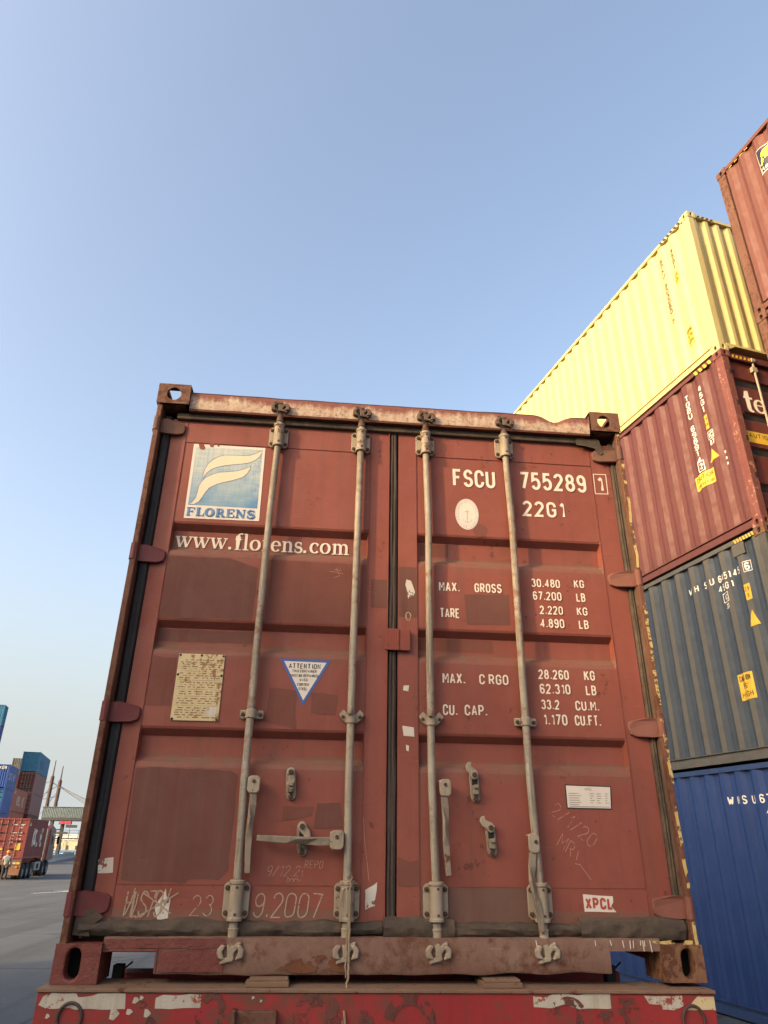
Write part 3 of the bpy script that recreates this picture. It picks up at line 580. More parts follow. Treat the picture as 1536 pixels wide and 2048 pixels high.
# ------------------------------------------------------------------ the foreground container
WD, HT, LN = 2.438, 2.591, 6.058
main = thing('shipping_container', 'large weathered brick red container with four locking bars on the red trailer', 'container', (0, 0, ZB))
def top_casting(x0, right, mat):
    """top casting: hollow, so the sky shows through its apertures"""
    z0, z1, w, l, t = HT - .118, HT, .162, .178, .014
    mb = MB(); hole = [(.036 * math.cos(a) * (1 if math.sin(a) < .7 else .95), .038 * math.sin(a)) for a in [2 * PI * i / 24 for i in range(24)]]
    hc = (w * (.5 if not right else .47), .118 * .5)
    holed(mb, (x0, 0, z0), (1, 0, 0), (0, 0, 1), w, z1 - z0, hole, hc, t, cap=False)
    holed(mb, (x0 + w, t, z0), (-1, 0, 0), (0, 0, 1), w, z1 - z0, hole, (w - hc[0], hc[1]), .0005, cap=False)     # back of the front wall
    xi = x0 + w - .02 if not right else x0; xo = x0 if not right else x0 + w - t
    mb.box(xi, xi + .02, t, l, z0, z1)                                         # inner wall
    mb.box(x0, x0 + w, t, l, z0, z0 + .012)                                    # underside
    mb.box(xo, xo + t, t, .055, z0, z1); mb.box(xo, xo + t, .125, l, z0, z1)
    mb.box(xo, xo + t, .055, .125, z0, z0 + .025); mb.box(xo, xo + t, .055, .125, z1 - .025, z1)
    mb.box(x0, x0 + w, t, .034, z1 - .02, z1); mb.box(x0, x0 + .04, .034, l, z1 - .02, z1); mb.box(x0 + w - .04, x0 + w, .034, l, z1 - .02, z1); mb.box(x0 + .04, x0 + w - .04, .160, l, z1 - .02, z1)
    return mb.build('corner_casting', mat, main, bevel=.007, seg=2)
top_casting(0, False, M_cast); top_casting(WD - .162, True, M_cast)
def bot_casting(x0, mat, hc, left):
    mb = MB(); w, l, h = .162, .178, .118
    hole = stadium(.052, .098)
    holed(mb, (x0, 0, 0), (1, 0, 0), (0, 0, 1), w, h + .006, hole, hc, .05, cap=False)
    mb.add([(x0, .11, .0), (x0 + w, .11, 0), (x0 + w, .11, h), (x0, .11, h)], [(0, 1, 2, 3)], 1)
    for a, b in (((x0, 0), (x0, l)), ((x0 + w, 0), (x0 + w, l)), ((x0, l), (x0 + w, l))):
        mb.add([(a[0], a[1], 0), (b[0], b[1], 0), (b[0], b[1], h + .006), (a[0], a[1], h + .006)], [(0, 1, 2, 3)])
    mb.add([(x0, 0, 0), (x0 + w, 0, 0), (x0 + w, l, 0), (x0, l, 0)], [(0, 1, 2, 3)]); mb.add([(x0, 0, h + .006), (x0 + w, 0, h + .006), (x0 + w, l, h + .006), (x0, l, h + .006)], [(0, 1, 2, 3)])
    return mb.build('corner_casting', [mat, M_dark], main, bevel=.008, seg=2)
bot_casting(0, M_castred, (.068, .062), True); bot_casting(WD - .162, M_castyel, (.098, .062), False)
for x, sx in ((0, -1), (WD - .162, 1)):
    for z in (0, HT - .118): casting(x, LN - .178, z, sx, 1, z > 1).build('corner_casting', [M_cast, M_dark], main, bevel=.006)
    MB().box(x + (.01 if sx < 0 else .03), x + (.13 if sx < 0 else .152), LN - .16, LN - .02, .118, HT - .118).build('corner_post', M_redf, main)
# rear posts: narrow outer face, ragged where the old yellow paint flakes
def post(x0, x1, mat):
    mb = MB(); z0, z1, n = .118, HT - .118, 60; vs = []
    for i in range(n + 1):
        z = z0 + (z1 - z0) * i / n; j = lambda k: noise.noise(Vector((k * 3.1, z * 9, 1))) * .0016
        vs += [(x0, .010 + j(1), z), (x1 + j(2), .010 + j(3), z), (x1 + j(4), .16, z), (x0, .16, z)]
    mb.add(vs, [(4 * i + k, 4 * i + (k + 1) % 4, 4 * i + 4 + (k + 1) % 4, 4 * i + 4 + k) for i in range(n) for k in range(4)])
    return mb.build('corner_post', mat, main, bevel=.003, seg=1)
pl = post(.006, .032, M_post); prr = post(WD - .028, WD - .005, M_post)
def flakes(x, w, z0, z1, par, seed, y=.0055):
    p = [(x - w / 2, z0), (x + w / 2, z0), (x + w / 2, z1), (x - w / 2, z1)]
    return decal('flaking_paint', p, y, M_flake, par, .006, .012, seed)
for i, (a, b) in enumerate(((.32, .46), (.47, .62), (.66, .98), (1.04, 1.20), (1.22, 1.58), (1.70, 1.9), (1.92, 2.28), (2.41, 2.46), (.12, .2))): flakes(WD - .0155, .014, a, b, prr, i)
# header rail, bent at its top edge near the right end
xs = [.162 + (WD - .324) * i / 90 for i in range(91)]
def hz(x):
    d = 0
    if 1.9 < x < 2.28: d = -.034 * math.exp(-((x - 2.09) / .062) ** 2)
    return HT - .023 + d + .0035 * noise.noise(Vector((x * 7, 0, 3))) - .003 * math.sin(x * 1.5)
def hzb(x): return HT - .139 + .002 * noise.noise(Vector((x * 11, 5, 3)))
def hy(x): return .024 + (.012 * math.exp(-((x - 2.09) / .06) ** 2))
mb = MB(); n = len(xs)
rows = [[(x, .026, hzb(x)) for x in xs], [(x, .024, hzb(x) + .03) for x in xs], [(x, hy(x), hz(x) - .012) for x in xs], [(x, .031 + hy(x) - .024, hz(x)) for x in xs], [(x, .20, hz(x) + .006) for x in xs]]
rows = [[(x, .11, hzb(x)) for x in xs]] + rows
mb.add([p for r_ in rows for p in r_], [(j * n + i, j * n + i + 1, (j + 1) * n + i + 1, (j + 1) * n + i) for j in range(len(rows) - 1) for i in range(n - 1)])
hdr = mb.build('header_rail', M_header, main, smooth=True)
# header seal and top corners behind the castings
mb = MB(); mb.box(.10, 2.33, .052, .09, 2.418, 2.452); hs = mb.build('door_seal', M_rubd, main, bevel=.006)
MB().box(.034, WD - .036, .126, .14, .14, 2.46).build('seal_backing', M_dark, main)
decal('seal_flap', [(2.20, 2.448), (2.33, 2.44), (2.345, 2.36), (2.325, 2.352), (2.30, 2.39), (2.20, 2.405)], .046, M_rubd, hs, .003, .02, 4)
# sill: the rail, its two fork gaps by the castings
def ragged_sill():
    mb = MB()
    x0, x1 = .352, 2.072; n = 70
    xx = [x0 + (x1 - x0) * i / n for i in range(n + 1)]
    zb = [.028 + .006 * noise.noise(Vector((x * 8, 2, 1))) - .004 * math.sin((x - .3) * 2) for x in xx]
    rws = [[(x, .10, b) for x, b in zip(xx, zb)], [(x, .024, b) for x, b in zip(xx, zb)], [(x, .019, b + .008) for x, b in zip(xx, zb)], [(x, .018 + .002 * noise.noise(Vector((x * 9, 1, 1))), .08) for x in xx], [(x, .02, .142) for x in xx], [(x, .10, .146) for x in xx]]
    m = n + 1
    mb.add([p for r_ in rws for p in r_], [(j * m + i, j * m + i + 1, (j + 1) * m + i + 1, (j + 1) * m + i) for j in range(5) for i in range(n)])
    mb.add([rws[j][0] for j in range(6)], [tuple(range(6))]); mb.add([rws[j][-1] for j in range(6)], [tuple(range(6))])
    mb.box(.160, x0, .022, .10, .096, .1425); mb.box(x1, WD - .160, .022, .10, .100, .1425)
    return mb.build('sill_rail', M_sill, main, smooth=True)
sill = ragged_sill()
mb = MB(); mb.box(.352, .362, .015, .08, .034, .120); mb.box(.180, .362, .015, .08, .097, .106); mb.build('gap_trim', M_castred, sill, bevel=.003)
decal('repair_plate', rect(.368, .60, .035, .105), .0135, M_castred, sill, .0015, .03, 3); decal('thin_red_paint', rect(.17, .60, .108, .139), .0155, M_castred, sill, .004, .03, 5)
decal('rust_stain', [(.78, .036), (1.05, .036), (1.06, .075), (.97, .085), (.85, .07)], .0140, paint('orange rust stain', (.17, .062, .025, 1), rough=.9, bump=.4, alpha=(18, .47)), sill, .012, .02, 8)
mb = MB()
for i, x in enumerate((2.015, 2.075, 2.125, 2.155, 2.168, 2.198, 2.206, 2.213, 2.235, 1.78)):
    z = .137; strip(mb, [(x, z), (x + random.uniform(-.002, .008), z - random.uniform(.015, .04))], .0035, front(.0145), i % 5)
mb.build('paint_drips', M_sticker, sill)
decal('yellow_scrape', [(2.24, .128), (2.42, .125), (2.42, .14), (2.25, .138)], .0145, M_flake, sill, .006, .012, 14)
# doors
D = .075
def door_profile():
    p = [(.16, -.0015, 0), (.313, -.0015, 0), (.3132, 0, 0)]
    for b, t in ((.763, .900), (1.233, 1.370), (1.705, 1.850)):
        p += [(b - .022, 0, 0), (b - .003, .0045, 0), (b + .022, .036, 0), (t - .033, .036, 0), (t - .006, .004, 0), (t + .004, 0, 0)]
    p += [(2.293, 0, 0), (2.2932, -.0015, 0), (2.425, -.0015, 0)]
    return [(z, d, 1) for z, d, m in p]
dl = leaf(MB(), .083, .157, 1.103, 1.199, door_profile(), D).build('door', [M_red, M_redl], main)
dr = leaf(MB(), 1.247, 1.338, 2.274, 2.380, door_profile(), D).build('door', [M_red, M_redl], main)
for k, dd in enumerate((dl, dr)):
    x0, x1 = ((.157, 1.103), (1.338, 2.274))[k]
    mb = MB()
    for z in (.3131, 2.2931): mb.box(x0, x1, D - .0035, D - .001, z - .0012, z + .0012)
    for x in (x0, x1): mb.box(x - .0012, x + .0012, D - .0042, D - .0012, .17, 2.42)
    mb.build('weld_seam', M_redf, dd)
# seals down the sides and in the middle
def seal(x0, x1, z0, z1, y, mat, par, seed=0, ribs=3):
    mb = MB(); n = int((z1 - z0) / .03); m = ribs * 2 + 1; rws = []
    for i in range(n + 1):
        z = z0 + (z1 - z0) * i / n
        rws.append([(x0 + (x1 - x0) * k / (m - 1) + .0035 * noise.noise(Vector((k * .4 + seed, z * 5, seed))), y + (.004 if k % 2 else 0) + (.03 if k in (0, m - 1) else 0) + .004 * noise.noise(Vector((k + seed * 3, z * 4, 2))), z) for k in range(m)])
    mb.add([p for r_ in rws for p in r_], [(i * m + k, i * m + k + 1, (i + 1) * m + k + 1, (i + 1) * m + k) for i in range(n) for k in range(m - 1)])
    return mb.build('door_seal', mat, par, smooth=True)
seal(.033, .083, .16, 2.43, .058, M_rub, dl, 1); seal(2.380, 2.4125, .16, 2.43, .060, M_rubd, dr, 2, 3)
MB().box(2.4095, 2.4125, .034, .10, .16, 2.44).build('seal_strip', M_cam, dr)
seal(1.199, 1.247, .20, 2.45, .070, M_seal, dl, 3)
MB().box(1.196, 1.2, .066, .11, .20, 2.42).build('seal_strip', M_redf, dl)
# bottom seals: crumpled strips
def bseal(x0, x1, z0, z1, y, par, seed):
    mb = MB(); n = int((x1 - x0) / .011); rws = []; m = 8
    for i in range(n + 1):
        x = x0 + (x1 - x0) * i / n; q = []
        for k in range(m):
            t = k / (m - 1); z = z0 + (z1 - z0) * t
            a = noise.noise(Vector((x * 7, t * 1.5, seed))); b = noise.noise(Vector((x * 24, t * 4, seed + 5)))
            zz = z + (b * .006 + a * .006 + max(0, a - .2) * .03) * (t ** 3) + b * .0012
            q.append((x, y + .010 * a + .006 * b - .016 * math.sin(PI * t) * (1 - .5 * t) + (.02 if k == m - 1 else 0), zz))
        rws.append(q)
    mb.add([p for r_ in rws for p in r_], [(i * m + k, i * m + k + 1, (i + 1) * m + k + 1, (i + 1) * m + k) for i in range(n) for k in range(m - 1)])
    return mb.build('door_seal', M_rubd, par, smooth=True)
bseal(.055, 1.045, .144, .194, .052, dl, 1.3); bseal(1.05, 1.19, .150, .190, .058, dl, 4.1)
bseal(1.192, 1.47, .132, .206, .046, dr, 2.2); bseal(1.472, 1.98, .146, .192, .053, dr, 5.2); bseal(1.97, 2.40, .136, .214, .042, dr, 3.4)
decal('seal_flap', [(.036, .148), (.10, .142), (.09, .17), (.14, .205), (.10, .232), (.04, .226)], .043, M_rubd, dl, .004, .015, 6)
# hinges
def hinge(zc, left, mat, par, h=.082, tilt=0.0):
    s = 1 if left else -1; e = 0 if left else WD; mb = MB()
    o = [(-.006, -h * .46), (.05, -h * .5), (.118, -h * .47), (.146, -h * .34), (.152, -h * .05), (.15, h * .25), (.132, h * .36), (.06, h * .5), (-.006, h * .42)]
    pts = [(e + s * a, zc + b + tilt * a) for a, b in o]
    yy = lambda a: .034 if a < .06 else .034 + (a - .06) * .30
    n = len(o); vs = [(p[0], yy(q[0]), p[1]) for p, q in zip(pts, o)] + [(p[0], yy(q[0]) + .022, p[1]) for p, q in zip(pts, o)]
    mb.add(vs, [tuple(range(n)), tuple(range(n, 2 * n))[::-1]] + [(i, (i + 1) % n, n + (i + 1) % n, n + i) for i in range(n)])
    hg = mb.build('hinge', mat, par, bevel=.005, seg=2)
    mb = MB(); x0 = e + s * .004; mb.tube([(x0 + s * .012, .022, zc - h * .48), (x0 + s * .012, .022, zc + h * .44)], .017, 12); mb.build('hinge_knuckle', mat, hg, smooth=True)
    return hg
for z, m in ((2.362, M_hinge), (1.668, M_hinger), (.952, M_hinger), (.25, M_hinger)): hinge(z, True, m, dl, .085)
for z, m in ((2.352, M_hinge), (1.652, M_hingeb), (.948, M_hingeb), (.25, M_hingeb)): hinge(z, False, m, dr, .085)
# locking bars
def bracket(x, zc, w, h, par, bolts, r=.024, name='guide_bracket', mat=None, skew=0):
    mb = MB(); k = .012
    o = [(-w / 2, -h / 2 + k), (-w / 2 + k, -h / 2), (w / 2 - k, -h / 2), (w / 2, -h / 2 + k), (w / 2, h / 2 - k), (w / 2 - k, h / 2), (-w / 2 + k, h / 2), (-w / 2, h / 2 - k)]
    mb.prism([(x + a + b * skew, zc + b) for a, b in o], 'y', .058, .068)
    mb.tube([(x, .04, zc - h / 2 - .006), (x, .04, zc - h / 2 + .006), (x, .04, zc - h / 2 + .007), (x, .04, zc + h / 2 - .007), (x, .04, zc + h / 2 - .006), (x, .04, zc + h / 2 + .008)], [r + .004, r + .004, r, r, r + .004, r + .004], 16)
    b = mb.build(name, mat or M_brk, par, bevel=.0025, seg=1, smooth=True)
    mb = MB()
    for a in (-1, 1):
        for c in (-1, 1): mb.tube([(x + a * w * .37, .0595, zc + c * h * .34), (x + a * w * .37, .052, zc + c * h * .34), (x + a * w * .37, .050, zc + c * h * .34)], [.0095, .009, .005], 10)
    for c in (-.36, .36): mb.tube([(x + .003, .018, zc + c * h), (x + .003, .0125, zc + c * h)], [.006, .005], 8)
    mb.build('bolt', M_bolt, par, smooth=True)
    return b
def cam_end(x, z, up, par, keeper_on):
    s = 1 if up else -1; mat = M_cam if up else M_brk
    mb = MB()
    mb.tube([(x, .04, z - s * .075), (x, .04, z - s * .06), (x, .038, z - s * .03), (x, .034, z + s * .012)], [.021, .018, .018, .021], 14)
    mb.prism([(x - .010, z - .022), (x + .016, z - .026), (x + .012, z - .006), (x + .028, z + .012), (x + .024, z + .026), (x + .004, z + .018), (x - .014, z + .024)], 'y', .006, .03)
    mb.prism([(x - .036, z + s * .030), (x - .012, z + s * .016), (x + .010, z + s * .02), (x + .012, z + s * .030), (x - .014, z + s * .034), (x - .034, z + s * .040)], 'y', .004, .028)
    mb.prism([(x + .012, z - s * .024), (x + .034, z - s * .034), (x + .038, z - s * .024), (x + .016, z - s * .012)], 'y', .004, .028)
    mb.build('cam', mat, par, bevel=.003, seg=1)
    mb = MB()
    for q in (-1, 1): mb = MB(); mb.prism([(x + q * .018, z - .026), (x + q * .046, z - .02), (x + q * .05, z + .006), (x + q * .034, z + .024), (x + q * .018, z + .018), (x + q * .03, z)], 'y', .0, .026); mb.build('cam_keeper', M_cam if up else M_brk, keeper_on, bevel=.004, seg=1)
BX = (.617, 1.045, 1.393, 1.815)
TX = (.625, 1.048, 1.385, 1.806); BXB = (.623, 1.049, 1.400, 1.822)
bars = []
for i, x in enumerate(BX):
    pth = [(BXB[i], .04, .085), (BXB[i], .04, .3), (x - .004, .04, .7), (x - .004, .0405, 1.3), (x, .04, 1.9), (TX[i], .04, 2.30), (TX[i], .04, 2.49)]
    mb = MB(); mb.tube(pth, .0165, 18); b = mb.build('locking_bar', M_bar, main, smooth=True); bars.append(b)
    bracket(TX[i], (2.343, 2.342, 2.35, 2.362)[i], .098, .118, b, 4)
    bracket(BXB[i], .262, .100, .125, b, 4, .026)
    cam_end(TX[i], 2.497, True, b, hdr); cam_end(BXB[i], .098, False, b, sill)
    mb = MB(); zc = .957
    if i in (0, 3):
        mb.prism([(x - .047, zc - .018), (x + .047, zc - .018), (x + .05, zc - .008), (x + .048, zc + .018), (x - .05, zc + .018), (x - .05, zc - .01)], 'y', .055, .066)
        mb.tube([(x - .003, .04, zc - .019), (x - .003, .04, zc + .019)], .022, 14)
    else:
        mb.prism([(x - .055, zc + .012), (x - .035, zc + .032), (x - .012, zc + .008), (x + .014, zc + .008), (x + .035, zc + .032), (x + .055, zc + .012), (x + .04, zc - .012), (x + .018, zc - .028), (x - .018, zc - .028), (x - .04, zc - .012)], 'y', .05, .066)
        mb.tube([(x - .003, .04, zc - .028), (x - .003, .04, zc + .004)], .022, 14); mb.tube([(x - .012, .012, zc + .006), (x - .006, .014, zc + .036), (x - .02, .02, zc + .044)], [.012, .01, .006], 8)
    mb.build('guide_bracket', M_brk, b, bevel=.003, seg=1, smooth=True)
    mb = MB()
    for q in (-.037, .037): mb.tube([(x + q, .056, zc), (x + q, .046, zc)], [.009, .007], 9)
    mb.build('bolt', M_bolt, b, smooth=True)
# handles
def hub(x, z, w, h, b, pin=(0, .012)):
    mb = MB(); k = .010
    mb.prism([(x - w / 2, z - h / 2 + k), (x - w / 2 + k, z - h / 2), (x + w / 2 - k, z - h / 2), (x + w / 2, z - h / 2 + k), (x + w / 2, z + h / 2 - k), (x + w / 2 - k, z + h / 2), (x - w / 2 + k, z + h / 2), (x - w / 2, z + h / 2 - k)], 'y', .008, .016)
    mb.box(x - w / 2, x + w / 2, .016, .045, z + h / 2 - .012, z + h / 2 - .004)
    mb.build('handle_hub', M_brk, b, bevel=.003, seg=1)
    MB().tube([(x + pin[0], .012, z + pin[1]), (x + pin[0], .003, z + pin[1])], [.0085, .0065], 10).build('bolt', M_bolt, b, smooth=True)
def handle(path, ws, par, thick=.007):
    """flat bar with a twisted waist: path of (x, y, z, turn)"""
    mb = MB(); vs = []
    for i, ((x, y, z, tw), w) in enumerate(zip(path, ws)):
        a = Vector(path[max(0, i - 1)][:3]); c = Vector(path[min(len(path) - 1, i + 1)][:3]); t = (c - a).normalized()
        sd = t.cross(Vector((0, -1, 0))).normalized(); fr = sd.cross(t).normalized()
        s2 = sd * math.cos(tw) + fr * math.sin(tw); f2 = s2.cross(t).normalized(); p = Vector((x, y, z))
        vs += [p + s2 * w + f2 * thick, p - s2 * w + f2 * thick, p - s2 * w - f2 * thick, p + s2 * w - f2 * thick]
    n = len(path)
    mb.add(vs, [(4 * i + k, 4 * i + (k + 1) % 4, 4 * i + 4 + (k + 1) % 4, 4 * i + 4 + k) for i in range(n - 1) for k in range(4)] + [(3, 2, 1, 0), tuple(range(4 * n - 4, 4 * n))])
    return mb.build('handle', M_hdl, par, bevel=.0028, seg=2)
hub(.655, .676, .050, .066, bars[0]); handle([(.656, .022, .645, 0), (.657, .02, .60, .2), (.655, .018, .555, .9), (.653, .018, .52, .9), (.653, .018, .48, .2), (.655, .016, .43, 0), (.660, .014, .355, 0)], [.014, .015, .014, .013, .013, .012, .0105], bars[0])
hub(1.000, .476, .056, .070, bars[1]); handle([(.975, .024, .472, 0), (.93, .022, .470, .1), (.88, .018, .472, .7), (.84, .016, .474, .7), (.80, .018, .475, .1), (.74, .018, .477, 0), (.684, .018, .480, 0)], [.015, .016, .014, .013, .013, .0125, .0105], bars[1])
hub(1.441, .678, .050, .066, bars[2]); handle([(1.437, .022, .645, 0), (1.440, .02, .60, .15), (1.440, .018, .55, .8), (1.439, .018, .50, .8), (1.440, .018, .46, .2), (1.442, .016, .42, 0), (1.447, .014, .353, 0)], [.014, .015, .014, .013, .013, .012, .0105], bars[2])
hub(1.800, .475, .046, .072, bars[3], (.008, .005)); handle([(1.795, .022, .44, 0), (1.787, .018, .39, .2), (1.780, .014, .34, .9), (1.786, .012, .30, .9), (1.794, .012, .27, .3), (1.800, .010, .24, 0), (1.806, .010, .165, 0)], [.014, .015, .014, .013, .013, .012, .0105], bars[3])
def catch(x, z, par, swing):
    mb = MB(); o = [(a * .95, b) for a, b in stadium(.044, .128, 6)]
    mb.prism([(x + a + b * .06 * -1, z + b) for a, b in o], 'y', .062, .0685)
    mb.box(x - .011, x + .013, .040, .062, z - .035, z - .008); mb.box(x - .009, x + .011, .030, .045, z - .012, z + .004)
    c = mb.build('handle_catch', M_hdl, main, bevel=.003, seg=1)
    MB().box(x - .012, x + .012, .0605, .0615, z + .004, z + .030).build('slot', M_dark, c)
    mb = MB(); q = (x - .002, z + .044)
    o = [(.016, .012), (.0, .02), (-.016, .010), (-.018, -.008), (-.008, -.035), (-.018, -.048), (-.004, -.058), (.014, -.05), (.02, -.03), (.016, -.01)]
    cs, sn = math.cos(swing), math.sin(swing)
    mb.prism([(q[0] + a * cs - b * sn, q[1] + a * sn + b * cs) for a, b in o], 'y', .046, .054)
    mb.build('catch_flap', M_brk, c, bevel=.003, seg=1)
    mb = MB(); mb.tube([(q[0], .047, q[1]), (q[0], .036, q[1])], [.011, .009], 10); mb.tube([(x + .002, .062, z - .05), (x + .002, .055, z - .05)], [.010, .007], 10); mb.build('bolt', M_bolt, c, smooth=True)
catch(.803, .685, None, 0); catch(.862, .480, None, .5); catch(1.576, .690, None, -2.6); catch(1.636, .486, None, -2.3)
# plate across the middle
mb = MB(); mb.box(1.187, 1.303, .052, .060, 1.258, 1.358); mb.box(1.243, 1.250, .046, .052, 1.258, 1.358); mb.box(1.25, 1.303, .06, .08, 1.262, 1.352); mb.build('lock_plate', M_redf, main, bevel=.004)
# repaint patches, in the brown the repair shop had
for k, (pts, m, a) in enumerate((
    ([(.166, .737), (.555, .733), (.585, .715), (.583, .56), (.578, .36), (.545, .33), (.43, .33), (.42, .318), (.22, .322), (.173, .33)], M_patch, .006),
    ([(.163, 1.672), (.45, 1.672), (.585, 1.63), (.578, 1.376), (.165, 1.376)], M_patch, .004), ([(.611, 1.676), (1.098, 1.672), (1.098, 1.378), (.615, 1.378)], M_patch2, .003),
    ([(.164, 1.20), (.27, 1.195), (.268, .99), (.16, .985)], M_patch2, .006), ([(.684, 1.077), (.80, 1.07), (.806, .905), (.674, .935)], M_patch2, .007), ([(.871, 1.061), (.981, 1.054), (.973, .968), (.865, .975)], M_patch2, .005),
    ([(.917, .612), (1.012, .617), (1.023, .523), (.905, .515)], M_patch, .006), ([(.775, .60), (.90, .598), (.895, .56), (.83, .55), (.77, .545)], M_patch2, .008))):
    decal('repair_paint', pts, D - .0008 - k * .00012, m, dl, a, .02, k)
decal('repair_paint', rect(.162, .60, 1.275, 1.33), D + .0355, M_patch, dl, .003, .03, 31); decal('repair_paint', rect(1.12, 1.197, 1.46, 1.60), D - .0025, M_patch, dl, .003, .02, 32)
for k, (pts, m, a) in enumerate((
    ([(1.564, 1.545), (1.785, 1.552), (1.779, 1.403), (1.576, 1.398)], M_patch, .003), ([(1.66 + .035 * math.cos(t), 1.885 + .038 * math.sin(t)) for t in [i * .42 for i in range(15)]] , M_patch2, .006),
    ([(1.25, .312), (1.25, .42), (1.30, .40), (1.337, .41), (1.337, .312)], M_patch2, .006))):
    decal('repair_paint', pts, D - (.0024 if k == 2 else .0009) - k * .00012, m, dr, a, .02, k + 40)
decal('repair_paint', rect(1.342, 1.778, .18, .311), D - .0023, M_patchd, dr, .002, .03, 44); decal('repair_paint', rect(1.342, 1.70, 1.275, 1.332), D + .0354, M_patch2, dr, .003, .03, 45)
decal('repair_paint', rect(1.249, 1.336, 1.42, 1.67), D - .0024, M_patch, dr, .003, .02, 46); decal('repair_paint', rect(1.36, 1.50, 1.745, 1.81), D + .0354, M_patch2, dr, .003, .03, 47)
# logo film
lg = decal('logo_sticker', [(.202, 2.285), (.561, 2.285), (.565, 1.873), (.206, 1.870)], D - .002, M_sticker, dl, 0)
decal('logo_field', [(.216, 2.268), (.548, 2.272), (.551, 1.940), (.217, 1.942)], D - .0024, M_logo, dl)
U = [(.27, 2.091), (.269, 2.112), (.273, 2.14), (.285, 2.173), (.306, 2.199), (.334, 2.219), (.361, 2.229), (.41, 2.232), (.457, 2.233), (.49, 2.237), (.52, 2.252), (.548, 2.27), (.545, 2.251), (.535, 2.229), (.518, 2.21), (.491, 2.194), (.452, 2.184), (.41, 2.177), (.368, 2.169), (.332, 2.158), (.304, 2.142), (.285, 2.121), (.275, 2.101)]
Lw = [(.218, 1.943), (.234, 1.955), (.248, 1.979), (.253, 2.01), (.256, 2.045), (.266, 2.073), (.285, 2.097), (.316, 2.116), (.348, 2.129), (.39, 2.135), (.435, 2.143), (.467, 2.156), (.498, 2.174), (.495, 2.155), (.485, 2.133), (.466, 2.11), (.442, 2.098), (.407, 2.084), (.366, 2.072), (.332, 2.056), (.307, 2.038), (.292, 2.013), (.28, 1.985), (.266, 1.96), (.247, 1.946)]
for w in (U, Lw):
    cx = sum(p[0] for p in w) / len(w)
    decal('logo_wing', w, D - .0028, M_wing, dl); mb = MB(); strip(mb, w + [w[0]], .002, front(D - .003), 0); mb.build('logo_outline', M_bluep, dl)
mb = MB(); serif(mb, 'FLORENS', .213, 1.884, front(D - .0026), .0455, .044, grow=.03); mb.build('lettering', M_bluep, dl)
mb = MB(); serif(mb, 'FLORENS', .213, 1.884, front(D - .0042), .0455, .044, grow=-.045); mb.build('lettering', paint('light blue print', (.12, .27, .45, 1), k=1, faded=(.05, .16, .38, 1), fade=1, fade_scale=14, bump=0), dl)
for k, pts in enumerate(([(.225, 2.29), (.25, 2.29), (.262, 2.265), (.255, 2.252), (.235, 2.258)], [(.275, 2.292), (.305, 2.292), (.30, 2.27), (.285, 2.272)], [(.315, 2.289), (.335, 2.289), (.328, 2.274)])): decal('torn_film', pts, D - .0033, M_redf, dl, .004, .008, k)
mb = MB(); serif(mb, 'www.florens.com', .176, 1.732, front(D + .0335), .0512, .056, grow=.02); mb.build('lettering', M_white, dl)
# identification and weights
F = front(D - .0022)
mb = MB()
text(mb, 'FSCU', 1.532, 2.125, .103, F, wid=.217, stroke=.145); mb.build('lettering', M_white, dr)
mb = MB(); text(mb, '755289', 1.884, 2.131, .103, F, wid=.352, stroke=.145); mb.build('lettering', M_white, dr)
mb = MB(); text(mb, '22G1', 1.887, 1.977, .088, F, wid=.218, stroke=.15); mb.build('lettering', M_white, dr)
mb = MB()
strip(mb, [(2.283, 2.129), (2.351, 2.131), (2.353, 2.247), (2.285, 2.245), (2.283, 2.129)], .004, F, 0); text(mb, '1', 2.297, 2.143, .088, F, wid=.034, stroke=.16)
mb.build('lettering', M_white, dr)
mb = MB()
for s, x0, x1, z, h in (('MAX.', 1.445, 1.543, 1.556, .048), ('GROSS', 1.618, 1.748, 1.558, .046), ('30.480', 1.900, 2.041, 1.598, .043), ('KG', 2.113, 2.162, 1.603, .041), ('67.200', 1.902, 2.042, 1.533, .043), ('LB', 2.118, 2.161, 1.533, .043), ('2.220', 1.930, 2.042, 1.463, .042), ('KG', 2.113, 2.163, 1.464, .041), ('4.890', 1.927, 2.042, 1.397, .044), ('LB', 2.116, 2.162, 1.398, .043), ('TARE', 1.447, 1.539, 1.426, .047)):
    mb = MB(); text(mb, s, x0, z, h, F, wid=x1 - x0, stroke=.145); mb.build('lettering', M_white, dr)
mb = MB()
for s, x0, x1, z, h in (('MAX.', 1.452, 1.553, 1.120, .048), ('C RGO', 1.620, 1.753, 1.121, .046), ('28.260', 1.897, 2.039, 1.154, .044), ('KG', 2.113, 2.162, 1.154, .045), ('62.310', 1.898, 2.039, 1.088, .045), ('LB', 2.114, 2.161, 1.088, .044), ('33.2', 1.899, 1.981, 1.019, .043), ('CU.M.', 2.057, 2.164, 1.018, .043), ('1.170', 1.903, 2.011, .951, .047), ('CU.FT.', 2.048, 2.165, .952, .046), ('CU.', 1.450, 1.513, .981, .047), ('CAP.', 1.548, 1.647, .982, .047)):
    mb = MB(); text(mb, s, x0, z, h, F, wid=x1 - x0, stroke=.145); mb.build('lettering', M_white, dr)
